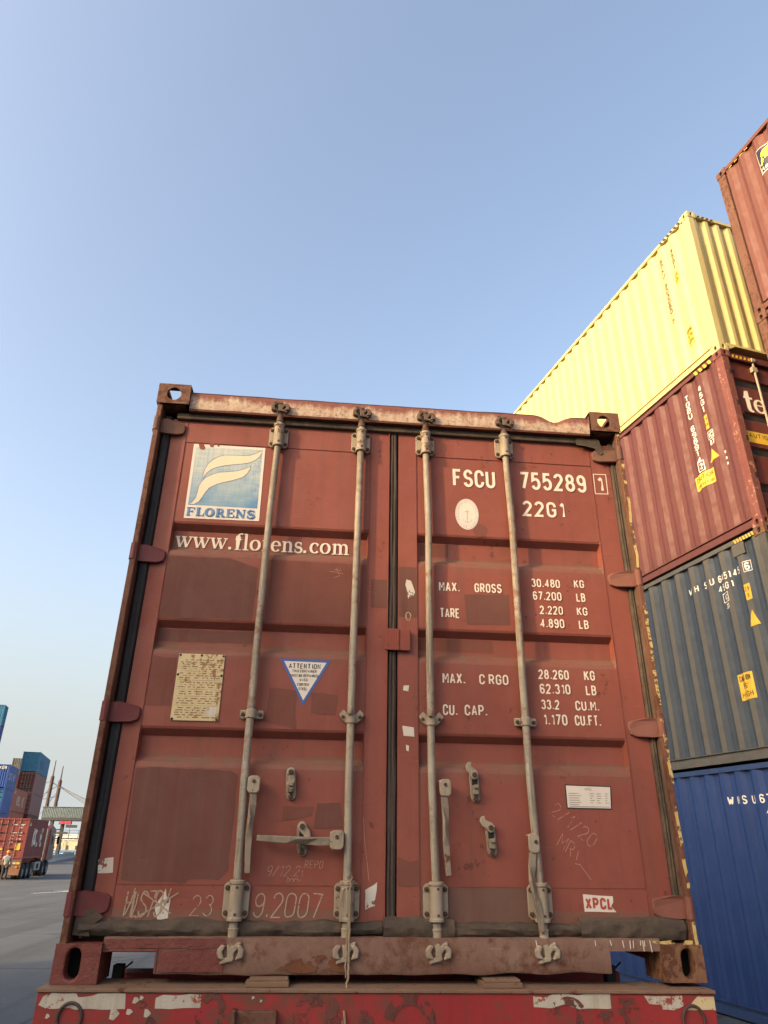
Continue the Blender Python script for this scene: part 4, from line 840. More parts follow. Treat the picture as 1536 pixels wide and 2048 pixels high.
# round seal
el = [(1.596 + .060 * math.cos(2 * PI * i / 36), 1.971 + .086 * math.sin(2 * PI * i / 36)) for i in range(36)]
decal('inspection_seal', el, D - .002, M_sticker, dr)
mb = MB()
for r_ in (.93, .76): strip(mb, [(1.596 + .060 * r_ * math.cos(2 * PI * i / 36), 1.971 + .086 * r_ * math.sin(2 * PI * i / 36)) for i in range(37)], .0018, front(D - .0024), 0)
for i in range(26):
    a = 2 * PI * i / 26
    if i % 4: strip(mb, [(1.596 + .060 * q * math.cos(a), 1.971 + .086 * q * math.sin(a)) for q in (.8, .89)], .0035, front(D - .0024), 1)
strip(mb, [(1.596, 1.93), (1.596, 1.995)], .003, front(D - .0024), 2); strip(mb, arc(1.596, 1.955, .026, .03, 200, 340, 8), .003, front(D - .0024), 3); strip(mb, [(1.583, 1.985), (1.609, 1.985)], .003, front(D - .0024), 4)
mb.build('seal_print', paint('pale grey print', (.40, .37, .38, 1), k=1, rough=.6, bump=0), dr)
# data plate, embossed and rusting
mb = MB(); mb.box(.276, .477, D - .006, D - .001, .926, 1.213); dp = mb.build('data_plate', M_plate, dl, bevel=.003)
mb = MB()
for x, z in ((.283, 1.206), (.375, 1.206), (.470, 1.206), (.283, .933), (.470, .933), (.283, 1.12), (.470, 1.12)): mb.tube([(x, D - .006, z), (x, D - .009, z)], [.006, .004], 8)
mb.build('rivet', M_bolt, dl)
mb = MB(); z = 1.195; F2 = front(D - .0063)
for i in range(26):
    z -= .0098; x = .288 + random.uniform(0, .02)
    if i in (5, 9, 13, 16, 20): strip(mb, [(.286, z), (.468, z)], .0016, F2, 0); continue
    while x < .455:
        l = random.uniform(.008, .035); strip(mb, [(x, z), (min(x + l, .465), z)], .0045, F2, 1); x += l + random.uniform(.005, .014)
for x, a, b in ((.372, 1.06, 1.155), (.372, .96, 1.06)): strip(mb, [(x, a), (x, b)], .0016, F2, 2)
mb.build('plate_print', M_emb, dl)
decal('torn_label', [(.420, .944), (.462, .948), (.464, .985), (.423, .983)], D - .0075, M_torn, dl, .003, .01, 3)
# triangle warning
decal('warning_sticker', [(.718, 1.207), (.945, 1.204), (.832, 1.004)], D - .0016, M_bluep, dl); decal('warning_face', [(.737, 1.196), (.926, 1.194), (.832, 1.026)], D - .0020, M_sticker, dl)
mb = MB(); F3 = front(D - .0023)
for s, c, w, z, h in (('ATTENTION', .830, .140, 1.164, .023), ('THIS CONTAINER', .830, .108, 1.147, .0125), ('MUST BE REPAIRED', .829, .124, 1.127, .0125), ('WITH', .828, .034, 1.108, .0125), ('CORTEN', .827, .052, 1.088, .0125), ('STEEL', .827, .038, 1.069, .0125)):
    text(mb, s, c - w / 2, z, h, F3, wid=w, stroke=.16)
mb.build('warning_print', M_black, dl)
# white data sticker and the red lettered sticker
decal('sticker_border', [(1.972, .706), (2.178, .702), (2.171, .608), (1.972, .609)], D - .0014, M_black, dr); decal('data_sticker', [(1.977, .701), (2.173, .698), (2.166, .613), (1.977, .614)], D - .0019, M_sticker, dr)
mb = MB(); F4 = front(D - .0022); text(mb, 'XPCL', 2.058, .682, .011, F4, wid=.032, stroke=.15)
for i in range(6):
    z = .670 - i * .009
    for a, b in ((1.985, 2.04), (2.078, 2.10), (2.108, 2.13), (2.145, 2.165)):
        if i < 5 or a < 2.05: strip(mb, [(a, z), (b - random.uniform(0, .012), z)], .0028, F4, 1)
strip(mb, [(1.985, .618), (2.16, .618)], .0026, F4, 1); mb.build('sticker_print', paint('grey print', (.33, .29, .24, 1), bump=0, alpha=(90, .38)), dr)
decal('sticker', [(2.005, .290), (2.130, .284), (2.128, .262), (2.118, .25), (2.137, .228), (2.006, .229)], D - .0034, M_sticker, dr, .0012, .01, 5)
mb = MB(); text(mb, 'XPCL', 2.013, .237, .042, front(D - .0038), wid=.112, stroke=.21); mb.build('sticker_print', M_redp, dr)
# torn labels, splashes
decal('torn_label', [(.079, .398), (.135, .404), (.142, .352), (.085, .350)], D - .003, M_torn, dl, .003, .008, 1)
decal('splash', [(1.285, 1.606), (1.305, 1.60), (1.328, 1.545), (1.318, 1.515), (1.31, 1.52), (1.302, 1.53), (1.295, 1.515), (1.288, 1.54), (1.278, 1.575)], D - .003, M_torn, dr, .008, .006, 1)
mb = MB(); strip(mb, [(1.295 + .014 * math.cos(t) * (1 - .02 * i), 1.425 + .02 * math.sin(t)) for i, t in enumerate([q * .5 for q in range(22)])], .003, front(D - .003), 0); mb.build('chalk_mark', M_chalk, dr)
decal('torn_label', [(1.269, .931), (1.318, .925), (1.321, .885), (1.274, .888)], D - .003, M_torn, dr, .002, .01, 2); decal('splash', [(1.283, .852), (1.297, .848), (1.298, .824), (1.286, .83)], D - .003, M_torn, dr, .005, .006, 3)
decal('torn_label', [(1.272, 1.106), (1.298, 1.106), (1.296, 1.079), (1.27, 1.085)], D - .003, M_torn, dr, .005, .008, 4); decal('splash', [(1.12, .30), (1.165, .33), (1.16, .24), (1.125, .23)], D - .003, M_torn, dl, .008, .01, 9)
decal('chalk_smear', [(.318, .235), (.345, .30), (.352, .27), (.37, .26), (.372, .20), (.335, .192)], D - .0032, M_torn, dl, .008, .008, 5)
# chalk writing
def hand(mb, s, x, z, h, fn, w=.0045, slant=.12, gap=.28, seed=1, sx=.95):
    for ch in s:
        if ch == ' ': x += h * .5; continue
        for st in G[ch]:
            pts = [(x + (p[0] + p[1] * slant) * h * sx + .03 * h * noise.noise(Vector((p[0] * 3, p[1] * 3, x * 9))), z + p[1] * h + .05 * h * noise.noise(Vector((p[1] * 2, p[0] * 4, x * 7)))) for p in st]
            strip(mb, pts, w, fn, 0)
        x += (max(p[0] for st in G[ch] for p in st) + gap) * h * sx
Fc = front(D - .0034)
mb = MB(); hand(mb, '9.2007', .690, .205, .080, Fc, .0048, gap=.22, sx=.88); mb.build('chalk_writing', M_chalk, dl); mb = MB(); hand(mb, '23', .450, .208, .068, Fc, .0036, gap=.25); mb.build('chalk_writing', M_chalk, dl); mb = MB()
hand(mb, 'HLS79', .205, .205, .085, Fc, .0055, gap=.05, sx=.6)
for a, b in (((.21, .21), (.235, .30)), ((.235, .2), (.25, .29)), ((.25, .20), (.40, .285)), ((.265, .285), (.38, .215)), ((.34, .215), (.37, .30))): strip(mb, [a, ((a[0] + b[0]) / 2 + .004, (a[1] + b[1]) / 2), b], .005, Fc, 3)
mb.build('chalk_writing', M_chalk, dl)
mb = MB(); Fd = front(D - .001); hand(mb, '9/12.2', .727, .345, .036, Fd, .0024, .3, .3); hand(mb, '1', .865, .345, .02, Fd, .0022); hand(mb, 'REPO', .877, .374, .026, Fd, .0022, .2, .3)
strip(mb, [(.81, .322), (.815, .34), (.822, .335), (.82, .322), (.828, .336), (.838, .336), (.837, .324), (.845, .336), (.855, .335), (.856, .326), (.868, .333)], .0022, Fd, 1)
strip(mb, [(1.108, .56), (1.112, .50), (1.118, .45), (1.126, .40), (1.136, .33)], .002, front(D - .0028), 1); strip(mb, [(.92, 1.63), (.96, 1.628), (.985, 1.62)], .002, Fd, 2); strip(mb, [(.95, 1.65), (.968, 1.61), (.94, 1.60)], .002, Fd, 3); strip(mb, [(.94, 1.64), (.975, 1.638)], .002, Fd, 4)
mb.build('chalk_writing', M_chalkr, dl)
mb = MB(); Fe = lambda a, b, l: (1.90 + a * .80 + b * .45, D - .001 - l, .60 - a * .62 + b * .85)
hand(mb, '2/1/20', .0, -.01, .058, Fe, .0026, .2, .25); hand(mb, 'MR', .075, -.10, .055, Fe, .0026, .1, .2); strip(mb, [(.165, -.06), (.17, -.11), (.19, -.10), (.25, -.12)], .0026, Fe, 2)
mb.build('chalk_writing', M_chalkr, dr)
# the rest of the box
for sx, x in ((-1, .012), (1, WD - .072)):
    MB().box(x, x + .06, .178, LN - .178, .03, .16).build('bottom_rail', M_redf, main); MB().box(x, x + .06, .178, LN - .178, HT - .085, HT - .022).build('top_rail', M_redf, main)
    pr = corr_profile(.15, LN - .17, .278, .036)
    sheet(pr, .16, HT - .085, (lambda t, z, d: (.022 + d, t, z)) if sx < 0 else (lambda t, z, d: (WD - .022 - d, t, z))).build('side_panel', M_red, main)
sheet(corr_profile(.13, WD - .13, .23, .046), .1, HT - .08, lambda t, z, d: (t, LN - .03 - d, z)).build('end_wall', M_red, main)
MB().box(.162, WD - .162, LN - .1, LN - .02, .03, .16).build('end_sill', M_redf, main); MB().box(.162, WD - .162, LN - .1, LN - .02, HT - .085, HT - .02).build('end_header', M_redf, main)
MB().box(.03, WD - .03, .12, LN - .03, HT - .034, HT - .026).build('roof_panel', M_red, main)
mb = MB(); mb.box(.06, WD - .06, .10, LN - .04, .125, .15)
for i in range(16): mb.box(.06, WD - .06, .30 + i * .36, .345 + i * .36, .04, .125) if i else None
mb.build('floor', M_dark, main)

# ------------------------------------------------------------------ the trailer under it
M_tred = paint('worn red trailer paint', (0.34, 0.028, 0.03, 1), faded=(0.40, 0.05, 0.045, 1), dirt=(0.17, 0.065, 0.045, 1), rust=0.33, rust_scale=11, soft=2.5, streak=1.0, scratch=.7, rough=0.55, bump=0.25, rustc=(0.13, 0.05, 0.033, 1), streak_scale=(16, 16, 2.5), spots=0.6)
M_tape = paint('reflective tape', (0.58, 0.54, 0.44, 1), k=0.8, faded=(0.47, 0.43, 0.34, 1), dirt=(0.30, 0.20, 0.13, 1), rust=0.26, rust_scale=34, rustc=(.25, .06, .04, 1), streak=0.8, rough=0.45, bump=0.5, bump_scale=120, fade_scale=12)
M_deck = paint('dusty deck steel', (0.20, 0.125, 0.08, 1), k=.9, faded=(0.23, 0.15, 0.10, 1), dirt=(0.12, 0.06, 0.04, 1), rust=0.25, rough=0.9, bump=0.4, streak_scale=(4, 4, 4))
M_worn = paint('old black numbers', (0.14, 0.05, 0.04, 1), faded=(0.20, 0.075, 0.055, 1), rough=.8, bump=.2, alpha=(20, .48), streak=1)
trailer = thing('container_trailer', 'red container trailer with worn rear bumper and torn reflective tape under the brick red container', 'trailer', (0, 0, 0))
def tp(o):
    o.location = (0, 0, ZB); return o
tz = lambda x: -.001 - .0055 * x
mb = MB(); x0, x1 = -.022, 2.432
mb.hull8([(x0, -.062, tz(x0) - .012), (x1, -.062, tz(x1) - .012), (x1, .10, tz(x1) - .012), (x0, .152, tz(x0) - .012), (x0, -.062, tz(x0)), (x1, -.062, tz(x1)), (x1, .10, tz(x1)), (x0, .152, tz(x0))])
tp(mb.build('deck_plate', M_deck, trailer, bevel=.002, seg=1))
mb = MB(); mb.hull8([(-.016, -.055, -.36), (2.427, -.055, -.36), (2.427, .09, -.36), (-.016, .14, -.36), (-.016, -.055, tz(0) - .0125), (2.427, -.055, tz(2.4) - .0125), (2.427, .09, tz(2.4) - .0125), (-.016, .14, tz(0) - .0125)])
bump = tp(mb.build('rear_bumper', M_tred, trailer, bevel=.004))
yb = -.0565
def bd(name, pts, mat, amp, seed, k=0): return decal(name, pts, yb - k * .0004, mat, bump, amp * 1.5, .006, seed)
bd('reflective_tape', [(-.004, -.052), (.004, -.026), (.03, -.016), (.115, -.015), (.125, -.026), (.17, -.024), (.19, -.018), (.28, -.018), (.285, -.062), (.12, -.062), (.10, -.056), (.02, -.060)], M_tape, .003, 1)
bd('reflective_tape', [(.388, -.030), (.41, -.022), (.45, -.026), (.50, -.020), (.542, -.022), (.542, -.060), (.388, -.062)], M_tape, .0025, 2)
bd('reflective_tape', [(1.735, -.030), (1.78, -.034), (1.81, -.026), (1.90, -.028), (1.93, -.022), (2.026, -.024), (2.026, -.068), (1.90, -.070), (1.85, -.056), (1.80, -.064), (1.737, -.064)], M_tape, .003, 3)
bd('reflective_tape', [(2.155, -.032), (2.20, -.034), (2.30, -.030), (2.30, -.06), (2.26, -.075), (2.22, -.075), (2.215, -.060), (2.17, -.056)], M_tape, .003, 4); bd('reflective_tape', [(2.36, -.032), (2.424, -.034), (2.424, -.076), (2.31, -.074)], M_plate, .002, 5)
for i, (x, z, s) in enumerate(((.318, -.036, .012), (.345, -.05, .016), (.36, -.075, .014), (.30, -.07, .012), (.25, -.075, .02), (.375, -.10, .02), (.335, -.03, .008), (.03, -.083, .008), (.72, -.03, .006), (.75, -.04, .005))):
    bd('tape_scrap', [(x + s * (.6 if k % 2 else 1.1) * math.cos(k), z + s * .9 * math.sin(k)) for k in range(6)], M_tape if i not in (1, 5) else M_worn, .004, i, 1)
mb = MB()
for pts, w in ((arc(.585, -.055, .032, .032, 160, 0, 8) + [(.617, -.2)], .022), ([(.54, -.062), (.53, -.2)], .022), (arc(.95, -.09, .06, .06, 200, -20, 9) + [(1.0, -.2)], .05), (arc(1.28, -.11, .075, .075, 170, 0, 9) + [(1.355, -.25)], .04), ([(1.13, -.05), (1.12, -.16)], .05),
               (arc(1.86, -.075, .05, .03, 200, 20, 8) + [(1.90, -.14)], .028), ([(2.08, -.03), (2.085, -.2)], .025), ([(2.055, -.045), (2.115, -.045)], .02), ([(2.05, -.078), (2.13, -.076)], .022), ([(2.0, -.085), (2.0, -.2)], .022), ([(1.97, -.085), (2.03, -.085)], .02)):
    mb = MB(); strip(mb, pts, w, front(yb - .0012), 0); mb.build('worn_number', M_worn, bump)
for x, z in ((.105, -.085), (2.332, -.103)):
    mb = MB(); c = [(x + .040 * math.cos(2 * PI * i / 28), yb - .004, z + .042 * math.sin(2 * PI * i / 28)) for i in range(29)]
    mb.tube(c, .0055, 8, cap=False); tp_ = mb.build('light_ring', paint('dark steel ring', (.075, .045, .037, 1), rough=.7, bump=.5), bump, smooth=True)
mb = MB(); mb.box(.665, .81, -.085, -.0555, -.2, -.066); mb.box(.655, .67, -.10, -.0555, -.2, -.060); mb.build('bumper_bracket', paint('rusty bracket', (.15, .07, .043, 1), rust=.5, rough=.8, bump=.6), bump, bevel=.004)
for xa, xb, z in ((.690, .845, .012), (1.555, 1.705, .006)):
    mb = MB(); mb.box(xa, xb, -.035, .11, tz(xa) + .0005, z); mb.box(xa + .012, xb - .004, -.02, .11, z, z + .009); tp(mb.build('support_pad', M_deck, trailer, bevel=.002))
for x, y in ((.192, .17), (2.12, .15)):
    mb = MB(); mb.box(x - .018, x + .018, y, y + .05, -.05, .036); mb.tube([(x + .018, y + .02, .02), (x + .05, y + .02, .045)], .004, 6); tp(mb.build('twist_lock', M_dark, trailer, bevel=.003))
for x in (.78, 1.58): tp(MB().box(x, x + .09, .14, 9.5, -.48, -.03).build('chassis_beam', M_tred, trailer, bevel=.01))
for y in (.6, 1.9, 3.2, 4.5, 6.0, 8.5): tp(MB().box(.1, 2.33, y, y + .12, -.22, -.05).build('cross_member', M_tred, trailer))
M_tyre = paint('tyre rubber', (.022, .022, .023, 1), faded=(.05, .047, .043, 1), rough=.85, bump=.4)
M_rim = paint('dull steel rim', (.30, .29, .27, 1), rust=.2, rough=.6, bump=.2)
def wheel(parent, x, y, r, w, side, zc):
    mb = MB(); pr = [(.58 * r, 0), (.9 * r, 0), (r, .12 * w), (r, .88 * w), (.9 * r, w), (.58 * r, w)]; n = 28
    mb.add([(x + side * d, y + q * math.cos(2 * PI * k / n), zc + q * math.sin(2 * PI * k / n)) for q, d in pr for k in range(n)], [(i * n + k, i * n + (k + 1) % n, (i + 1) % 6 * n + (k + 1) % n, (i + 1) % 6 * n + k) for i in range(6) for k in range(n)])
    t = mb.build('wheel', M_tyre, parent, smooth=True)
    mb = MB(); q = .575 * r
    mb.add([(x + side * d, y + c * math.cos(2 * PI * k / n), zc + c * math.sin(2 * PI * k / n)) for c, d in ((q, .03 * w), (q * .9, .3 * w), (q * .45, .32 * w), (q * .4, .05 * w), (.0, .04 * w)) for k in range(n)], [(i * n + k, i * n + (k + 1) % n, (i + 1) * n + (k + 1) % n, (i + 1) * n + k) for i in range(4) for k in range(n)])
    mb.build('rim', M_rim, t, smooth=True)
for y in (1.3, 2.6):
    for x, s in ((.0, 1), (.34, 1), (2.42, -1), (2.08, -1)): wheel(trailer, x, y, .50, .28, s, .50)
    for x in (-.03, 1.78):
        mb = MB(); p = [(y + .62 * math.cos(a), .50 + .62 * math.sin(a)) for a in [PI * (.08 + .84 * i / 14) for i in range(15)]]; q = [(y + .60 * math.cos(a), .50 + .60 * math.sin(a)) for a in [PI * (.08 + .84 * i / 14) for i in range(15)]]
        for i in range(14): mb.hull8([(x, p[i][0], p[i][1]), (x + .68, p[i][0], p[i][1]), (x + .68, p[i + 1][0], p[i + 1][1]), (x, p[i + 1][0], p[i + 1][1]), (x, q[i][0], q[i][1]), (x + .68, q[i][0], q[i][1]), (x + .68, q[i + 1][0], q[i + 1][1]), (x, q[i + 1][0], q[i + 1][1])])
        mb.build('mudguard', M_tred, trailer)
    mb = MB(); mb.tube([(.1, y, .5), (2.3, y, .5)], .07, 12); mb.build('axle', M_dark, trailer)

for x in (.45, 1.85):
    mb = MB(); mb.box(x, x + .14, 7.3, 7.44, .12, ZB - .1); mb.box(x - .06, x + .20, 7.22, 7.52, 0, .06); mb.tube([(x + .07, 7.37, .06), (x + .07, 7.37, .13)], .05, 10); mb.build('landing_leg', M_tred, trailer)
MB().box(.1, 2.33, 9.3, 9.5, ZB - .3, ZB - .04).build('front_bolster', M_tred, trailer)

# rope hanging off the second bar
random.seed(3); mb = MB()
def wavy(x0, z0, x1, z1, y0, y1, n, amp, seed): return [(x0 + (x1 - x0) * i / n + amp * noise.noise(Vector((i * .6, seed, 0))), y0 + (y1 - y0) * i / n, z0 + (z1 - z0) * i / n) for i in range(n + 1)]
mb.tube([(1.040, .03, .335)] + wavy(1.058, .33, 1.060, .06, .006, .004, 22, .006, 1) + wavy(1.060, .05, 1.036, -.17, -.02, -.066, 20, .008, 2), .0042, 7)
mb.tube([(1.060, .03, .325), (1.030, .012, .30)] + wavy(1.022, .27, 1.020, .20, .006, .01, 8, .004, 3), .003, 6)
mb.tube(wavy(1.056, .30, 1.050, .07, .004, .004, 18, .008, 5) + wavy(1.048, .06, 1.050, .02, -.005, -.01, 6, .01, 6), .0028, 6)
mb.tube([(1.045, .01, .345), (1.058, .005, .36), (1.066, .006, .345), (1.056, .006, .33)], .0035, 6)
mb.tube([(1.046, -.06, -.07), (1.05, -.068, -.11), (1.038, -.07, -.15), (1.034, -.07, -.18)], .0045, 6)
rope = mb.build('rope', M_rope, None, smooth=True); rope.location = (0, 0, ZB)
tag(rope, 'frayed string hanging from the second locking bar down over the bumper', 'rope')

# ------------------------------------------------------------------ the stack on the right
ux, uy = math.cos(YARD), math.sin(YARD)
R0 = Vector((6.6469, 4.8005, 0))
def yard(p, u, v): return (p[0] + ux * u - uy * v, p[1] + uy * u + ux * v)
def rows_streak(name, col, **kw): return paint(name, col, streak_scale=(9, 9, .35), **kw)
M_cream = rows_streak('cream container paint', (.53, .445, .185, 1), k=1, faded=(.55, .47, .22, 1), dirt=(.52, .36, .18, 1), streak=.5, rough=.5, bump=.06, dents=.3, fade=.4)
M_mar = rows_streak('maroon container paint', (.15, .044, .034, 1), faded=(.175, .06, .043, 1), dirt=(.125, .038, .032, 1), streak=.4, rough=.58, bump=.10, dents=.35, spots=.25, scratch=.6)
M_marp = paint('scratched maroon post', (.20, .055, .042, 1), faded=(.26, .10, .07, 1), dirt=(.36, .20, .13, 1), streak=.5, rough=.65, bump=.3, rust=.28, rustc=(.34, .17, .11, 1), rust_scale=16, streak_scale=(30, 30, 6))
M_navy = rows_streak('dark slate container paint', (.040, .055, .074, 1), k=.85, faded=(.055, .075, .095, 1), dirt=(.10, .10, .09, 1), streak=.45, rough=.6, bump=.10, dents=.35, rust=.04, scratch=.6)
M_navyd = rows_streak('dust on the ribs', (.10, .094, .078, 1), k=1, faded=(.115, .105, .085, 1), dirt=(.085, .09, .09, 1), streak=.5, rough=.75, bump=.08, rust=.03)
M_navyr = paint('dusty slate rail', (.075, .078, .075, 1), k=1, faded=(.12, .105, .08, 1), dirt=(.22, .14, .07, 1), streak=.4, rough=.75, bump=.3, rust=.15, streak_scale=(3, 3, 12))
M_blue = rows_streak('blue container paint', (.020, .055, .195, 1), k=0.75, faded=(.028, .07, .21, 1), dirt=(.03, .05, .12, 1), streak=.35, rough=.5, bump=.08, dents=.4, scratch=.6)
M_bluer = paint('blue rail', (.025, .06, .17, 1), k=0.75, faded=(.05, .08, .17, 1), rough=.6, bump=.1)
M_brown = rows_streak('brown container paint', (.19, .066, .044, 1), faded=(.22, .085, .058, 1), dirt=(.20, .06, .045, 1), streak=.5, rough=.62, bump=.10, dents=.35, spots=.3, scratch=.6)
HC = 2.896; L40 = 12.192; RG = 'containers of the tall stack on the right'
def rloc(v, z): p = yard(R0, 0, v); return (p[0], p[1], z)
c_blue = container('shipping_container', 'bright blue corrugated container at the bottom of the right stack, beside the trailer', rloc(0, 0), YARD, HC, L40, M_blue, RG, rail=M_bluer, pitch=.29)
c_navy = container('shipping_container', 'dark slate container with dusty ribs directly above the bright blue one', rloc(0, HC), YARD, HC, L40, M_navy, RG, dust=M_navyd, rail=M_navyr, castm=M_castyel, pitch=.315, flat=.30, slope=.22, postm=paint('streaked slate post', (.085, .085, .08, 1), faded=(.13, .115, .09, 1), dirt=(.36, .26, .2, 1), streak=.7, rough=.7, bump=.3, streak_scale=(35, 35, 2), rust=.2))
c_mar = container('shipping_container', 'maroon container directly under the cream one with yellow caution sticker', rloc(0, 2 * HC), YARD, HC, L40, M_mar, RG, postm=M_marp, castm=M_marp, pitch=.335, flat=.30, slope=.24, barm=paint('cream painted bars', (.46, .38, .27, 1), rough=.5, bump=.1), doorm=paint('dark maroon door', (.17, .045, .035, 1), faded=(.20, .06, .048, 1), rough=.5, bump=.1, streak=.3))
c_cream = container('shipping_container', 'pale cream container with corrugated end, on top of the maroon one', rloc(0, 3 * HC), YARD, HC, L40, M_cream, RG, end='corr', pitch=.29, flat=.30, slope=.22)
vb = -.70 - L40
c_brown = container('shipping_container', 'rusty brown container high at the right edge with a dark badge', rloc(vb, 3 * HC), YARD, HC, L40, M_brown, RG, castm=M_post, postm=M_post, pitch=.28)
for i, (m, t) in enumerate(((M_blue, 'blue container at the foot of the nearer right stack'), (M_brown, 'brown container second from the ground in the nearer right stack'), (M_mar, 'maroon container directly under the rusty brown one with the badge'))):
    container('shipping_container', t, rloc(vb, i * HC), YARD, HC, L40, m, RG, castm=M_post, postm=M_post, pitch=.28, detail=i == 2)
M_wh = paint('white stencil', (.78, .72, .60, 1), k=1, rough=.5, bump=0, alpha=(40, .30)); M_bk = paint('black stencil', (.05, .045, .04, 1), rough=.5, bump=0)
M_bk2 = paint('dark brown print', (.09, .035, .01, 1), rough=.5, bump=0)
def hazard(par, y0, y1, z0, z1, x, n, dark=False):
    mb = MB(); w = (y1 - y0) / n
    for i in range(n):
        a = y0 + i * w; mb.add([(x, a, z0), (x, a + w * .55, z0), (x, a + w * .9, z1), (x, a + w * .35, z1)], [(0, 1, 2, 3)])
    return mb.build('hazard_stripes', M_bk if dark else M_yel, par)
# cream
Fs = side_fn(L40, .29, .30, .22); Ff = flip(Fs); ML = .02
mb = MB(); text(mb, '45G1', -.565, 2.45, .095, Ff, xs=1.25, vertical=True, step=.118, stroke=.18, maxlen=ML); mb.build('lettering', M_bk, c_cream); mb = MB()
text(mb, 'SPKU 903060 7', -.835, 2.46, .095, Ff, xs=1.2, vertical=True, step=.112, stroke=.18, maxlen=ML); mb.build('lettering', M_bk, c_cream)
sheet_decal('height_label', [(.48, 1.79), (.60, 1.79), (.60, 2.03), (.48, 2.03)], Fs, M_yel, c_cream)
sheet_decal('caution_label', [(.45, .48), (.61, .48), (.61, .82), (.45, .82)], Fs, M_yel, c_cream)
mb = MB(); F6 = lambda a, b, l: Ff(a, b, l + .002)
for s, z, h in (('CAUTION', .74, .05), ("9'6", .64, .055), ('HIGH', .53, .06)): text(mb, s, -.60, z, h, F6, wid=.14, stroke=.16, maxlen=ML)
text(mb, '2.9', -.59, 1.93, .06, F6, wid=.1, stroke=.16, maxlen=ML); text(mb, '9.6', -.59, 1.83, .06, F6, wid=.1, stroke=.16, maxlen=ML); mb.build('label_print', M_bk2, c_cream)
hazard(c_cream, .20, .75, HC - .082, HC - .026, .008, 6, True)
mb = MB(); w = .05
for i in range(4): a = .20 + i * .09; mb.add([(a, .0105, HC - .07), (a + w, .0105, HC - .07), (a + w + .02, .0105, HC - .025), (a + .02, .0105, HC - .025)], [(0, 1, 2, 3)])
mb.build('hazard_stripes', M_bk, c_cream)
# maroon
Fs = side_fn(L40, .335, .30, .24); Ff = flip(Fs); F6 = lambda a, b, l: Ff(a, b, l + .002)
mb = MB(); text(mb, '45G1', -.62, 2.50, .10, Ff, xs=1.35, vertical=True, step=.128, stroke=.17, maxlen=ML); mb.build('lettering', M_wh, c_mar); mb = MB(); text(mb, 'TGBU 698914', -.905, 2.50, .10, Ff, xs=1.3, vertical=True, step=.112, stroke=.17, maxlen=ML)
mb.build('lettering', M_wh, c_mar); mb = MB(); text(mb, '2', -.885, 1.27, .10, Ff, wid=.065, stroke=.17, maxlen=ML); strip(mb, [(-.91, 1.24), (-.80, 1.24), (-.80, 1.40), (-.91, 1.40), (-.91, 1.24)], .012, Ff, 1, maxlen=ML)
mb.build('lettering', M_wh, c_mar); mb = MB(); text(mb, 'IC', -.60, 1.66, .085, Ff, wid=.09, stroke=.16, maxlen=ML); strip(mb, [(-.62, 1.64), (-.495, 1.64), (-.495, 1.765), (-.62, 1.765), (-.62, 1.64)], .010, Ff, 1, maxlen=ML); mb.build('lettering', M_wh, c_mar); mb = MB(); text(mb, '87', -.59, 1.53, .085, Ff, wid=.085, stroke=.17, maxlen=ML)
mb.build('lettering', M_wh, c_mar)
for z in (1.32, 1.22, 1.13): mb = MB(); strip(mb, [(-.40, z), (-.375, z)], .04, Ff, 2); mb.build('lettering', M_wh, c_mar)
sheet_decal('height_label', [(.54, 1.82), (.62, 1.82), (.62, 2.06), (.54, 2.06)], Fs, M_yel, c_mar)
sheet_decal('caution_label', [(.66, .98), (1.06, .98), (1.06, 1.21), (.66, 1.21)], Fs, M_yel, c_mar)
sheet_decal('warning_triangle', [(.48, 1.30), (.70, 1.30), (.592, 1.48), (.588, 1.48)], Fs, M_yel, c_mar)
mb = MB(); text(mb, 'CAUTION', -1.03, 1.11, .07, F6, wid=.34, stroke=.14, maxlen=ML); text(mb, '2.9M 9.6 HIGH', -1.03, 1.01, .05, F6, wid=.34, stroke=.12, maxlen=ML); text(mb, '2.9', -.61, 1.96, .06, F6, wid=.06, stroke=.15); text(mb, '9.6', -.61, 1.87, .06, F6, wid=.06, stroke=.15); mb.build('label_print', M_bk2, c_mar)
hazard(c_mar, .22, .62, HC - .10, HC - .028, .008, 4)
Fd_ = front(.064); mb = MB(); serif(mb, 'te', .27, 1.88, Fd_, .235, .235, grow=.02); mb.build('lettering', M_wh, c_mar)
mb = MB(); mb.add([(.135, .0655, 1.33), (1.0, .0655, 1.33), (1.0, .0655, 1.52), (.135, .0655, 1.52)], [(0, 1, 2, 3)]); mb.build('caution_label', M_yel, c_mar)
mb = MB(); text(mb, 'CAUTION!', .15, 1.415, .075, front(.0645), wid=.50, stroke=.15); mb.build('label_print', M_bk, c_mar)
mb = MB()
for i in range(6): a = .20 + i * .075; mb.add([(a, .0185, HC - .10), (a + .04, .0185, HC - .10), (a + .055, .0185, HC - .05), (a + .015, .0185, HC - .05)], [(0, 1, 2, 3)])
mb.build('hazard_stripes', M_yel, c_mar)
for z in (.75, 1.35, 1.95, 2.5): MB().box(.085, .125, .0045, .0075, z - .04, z + .04).build('hinge_slot', M_dark, c_mar)
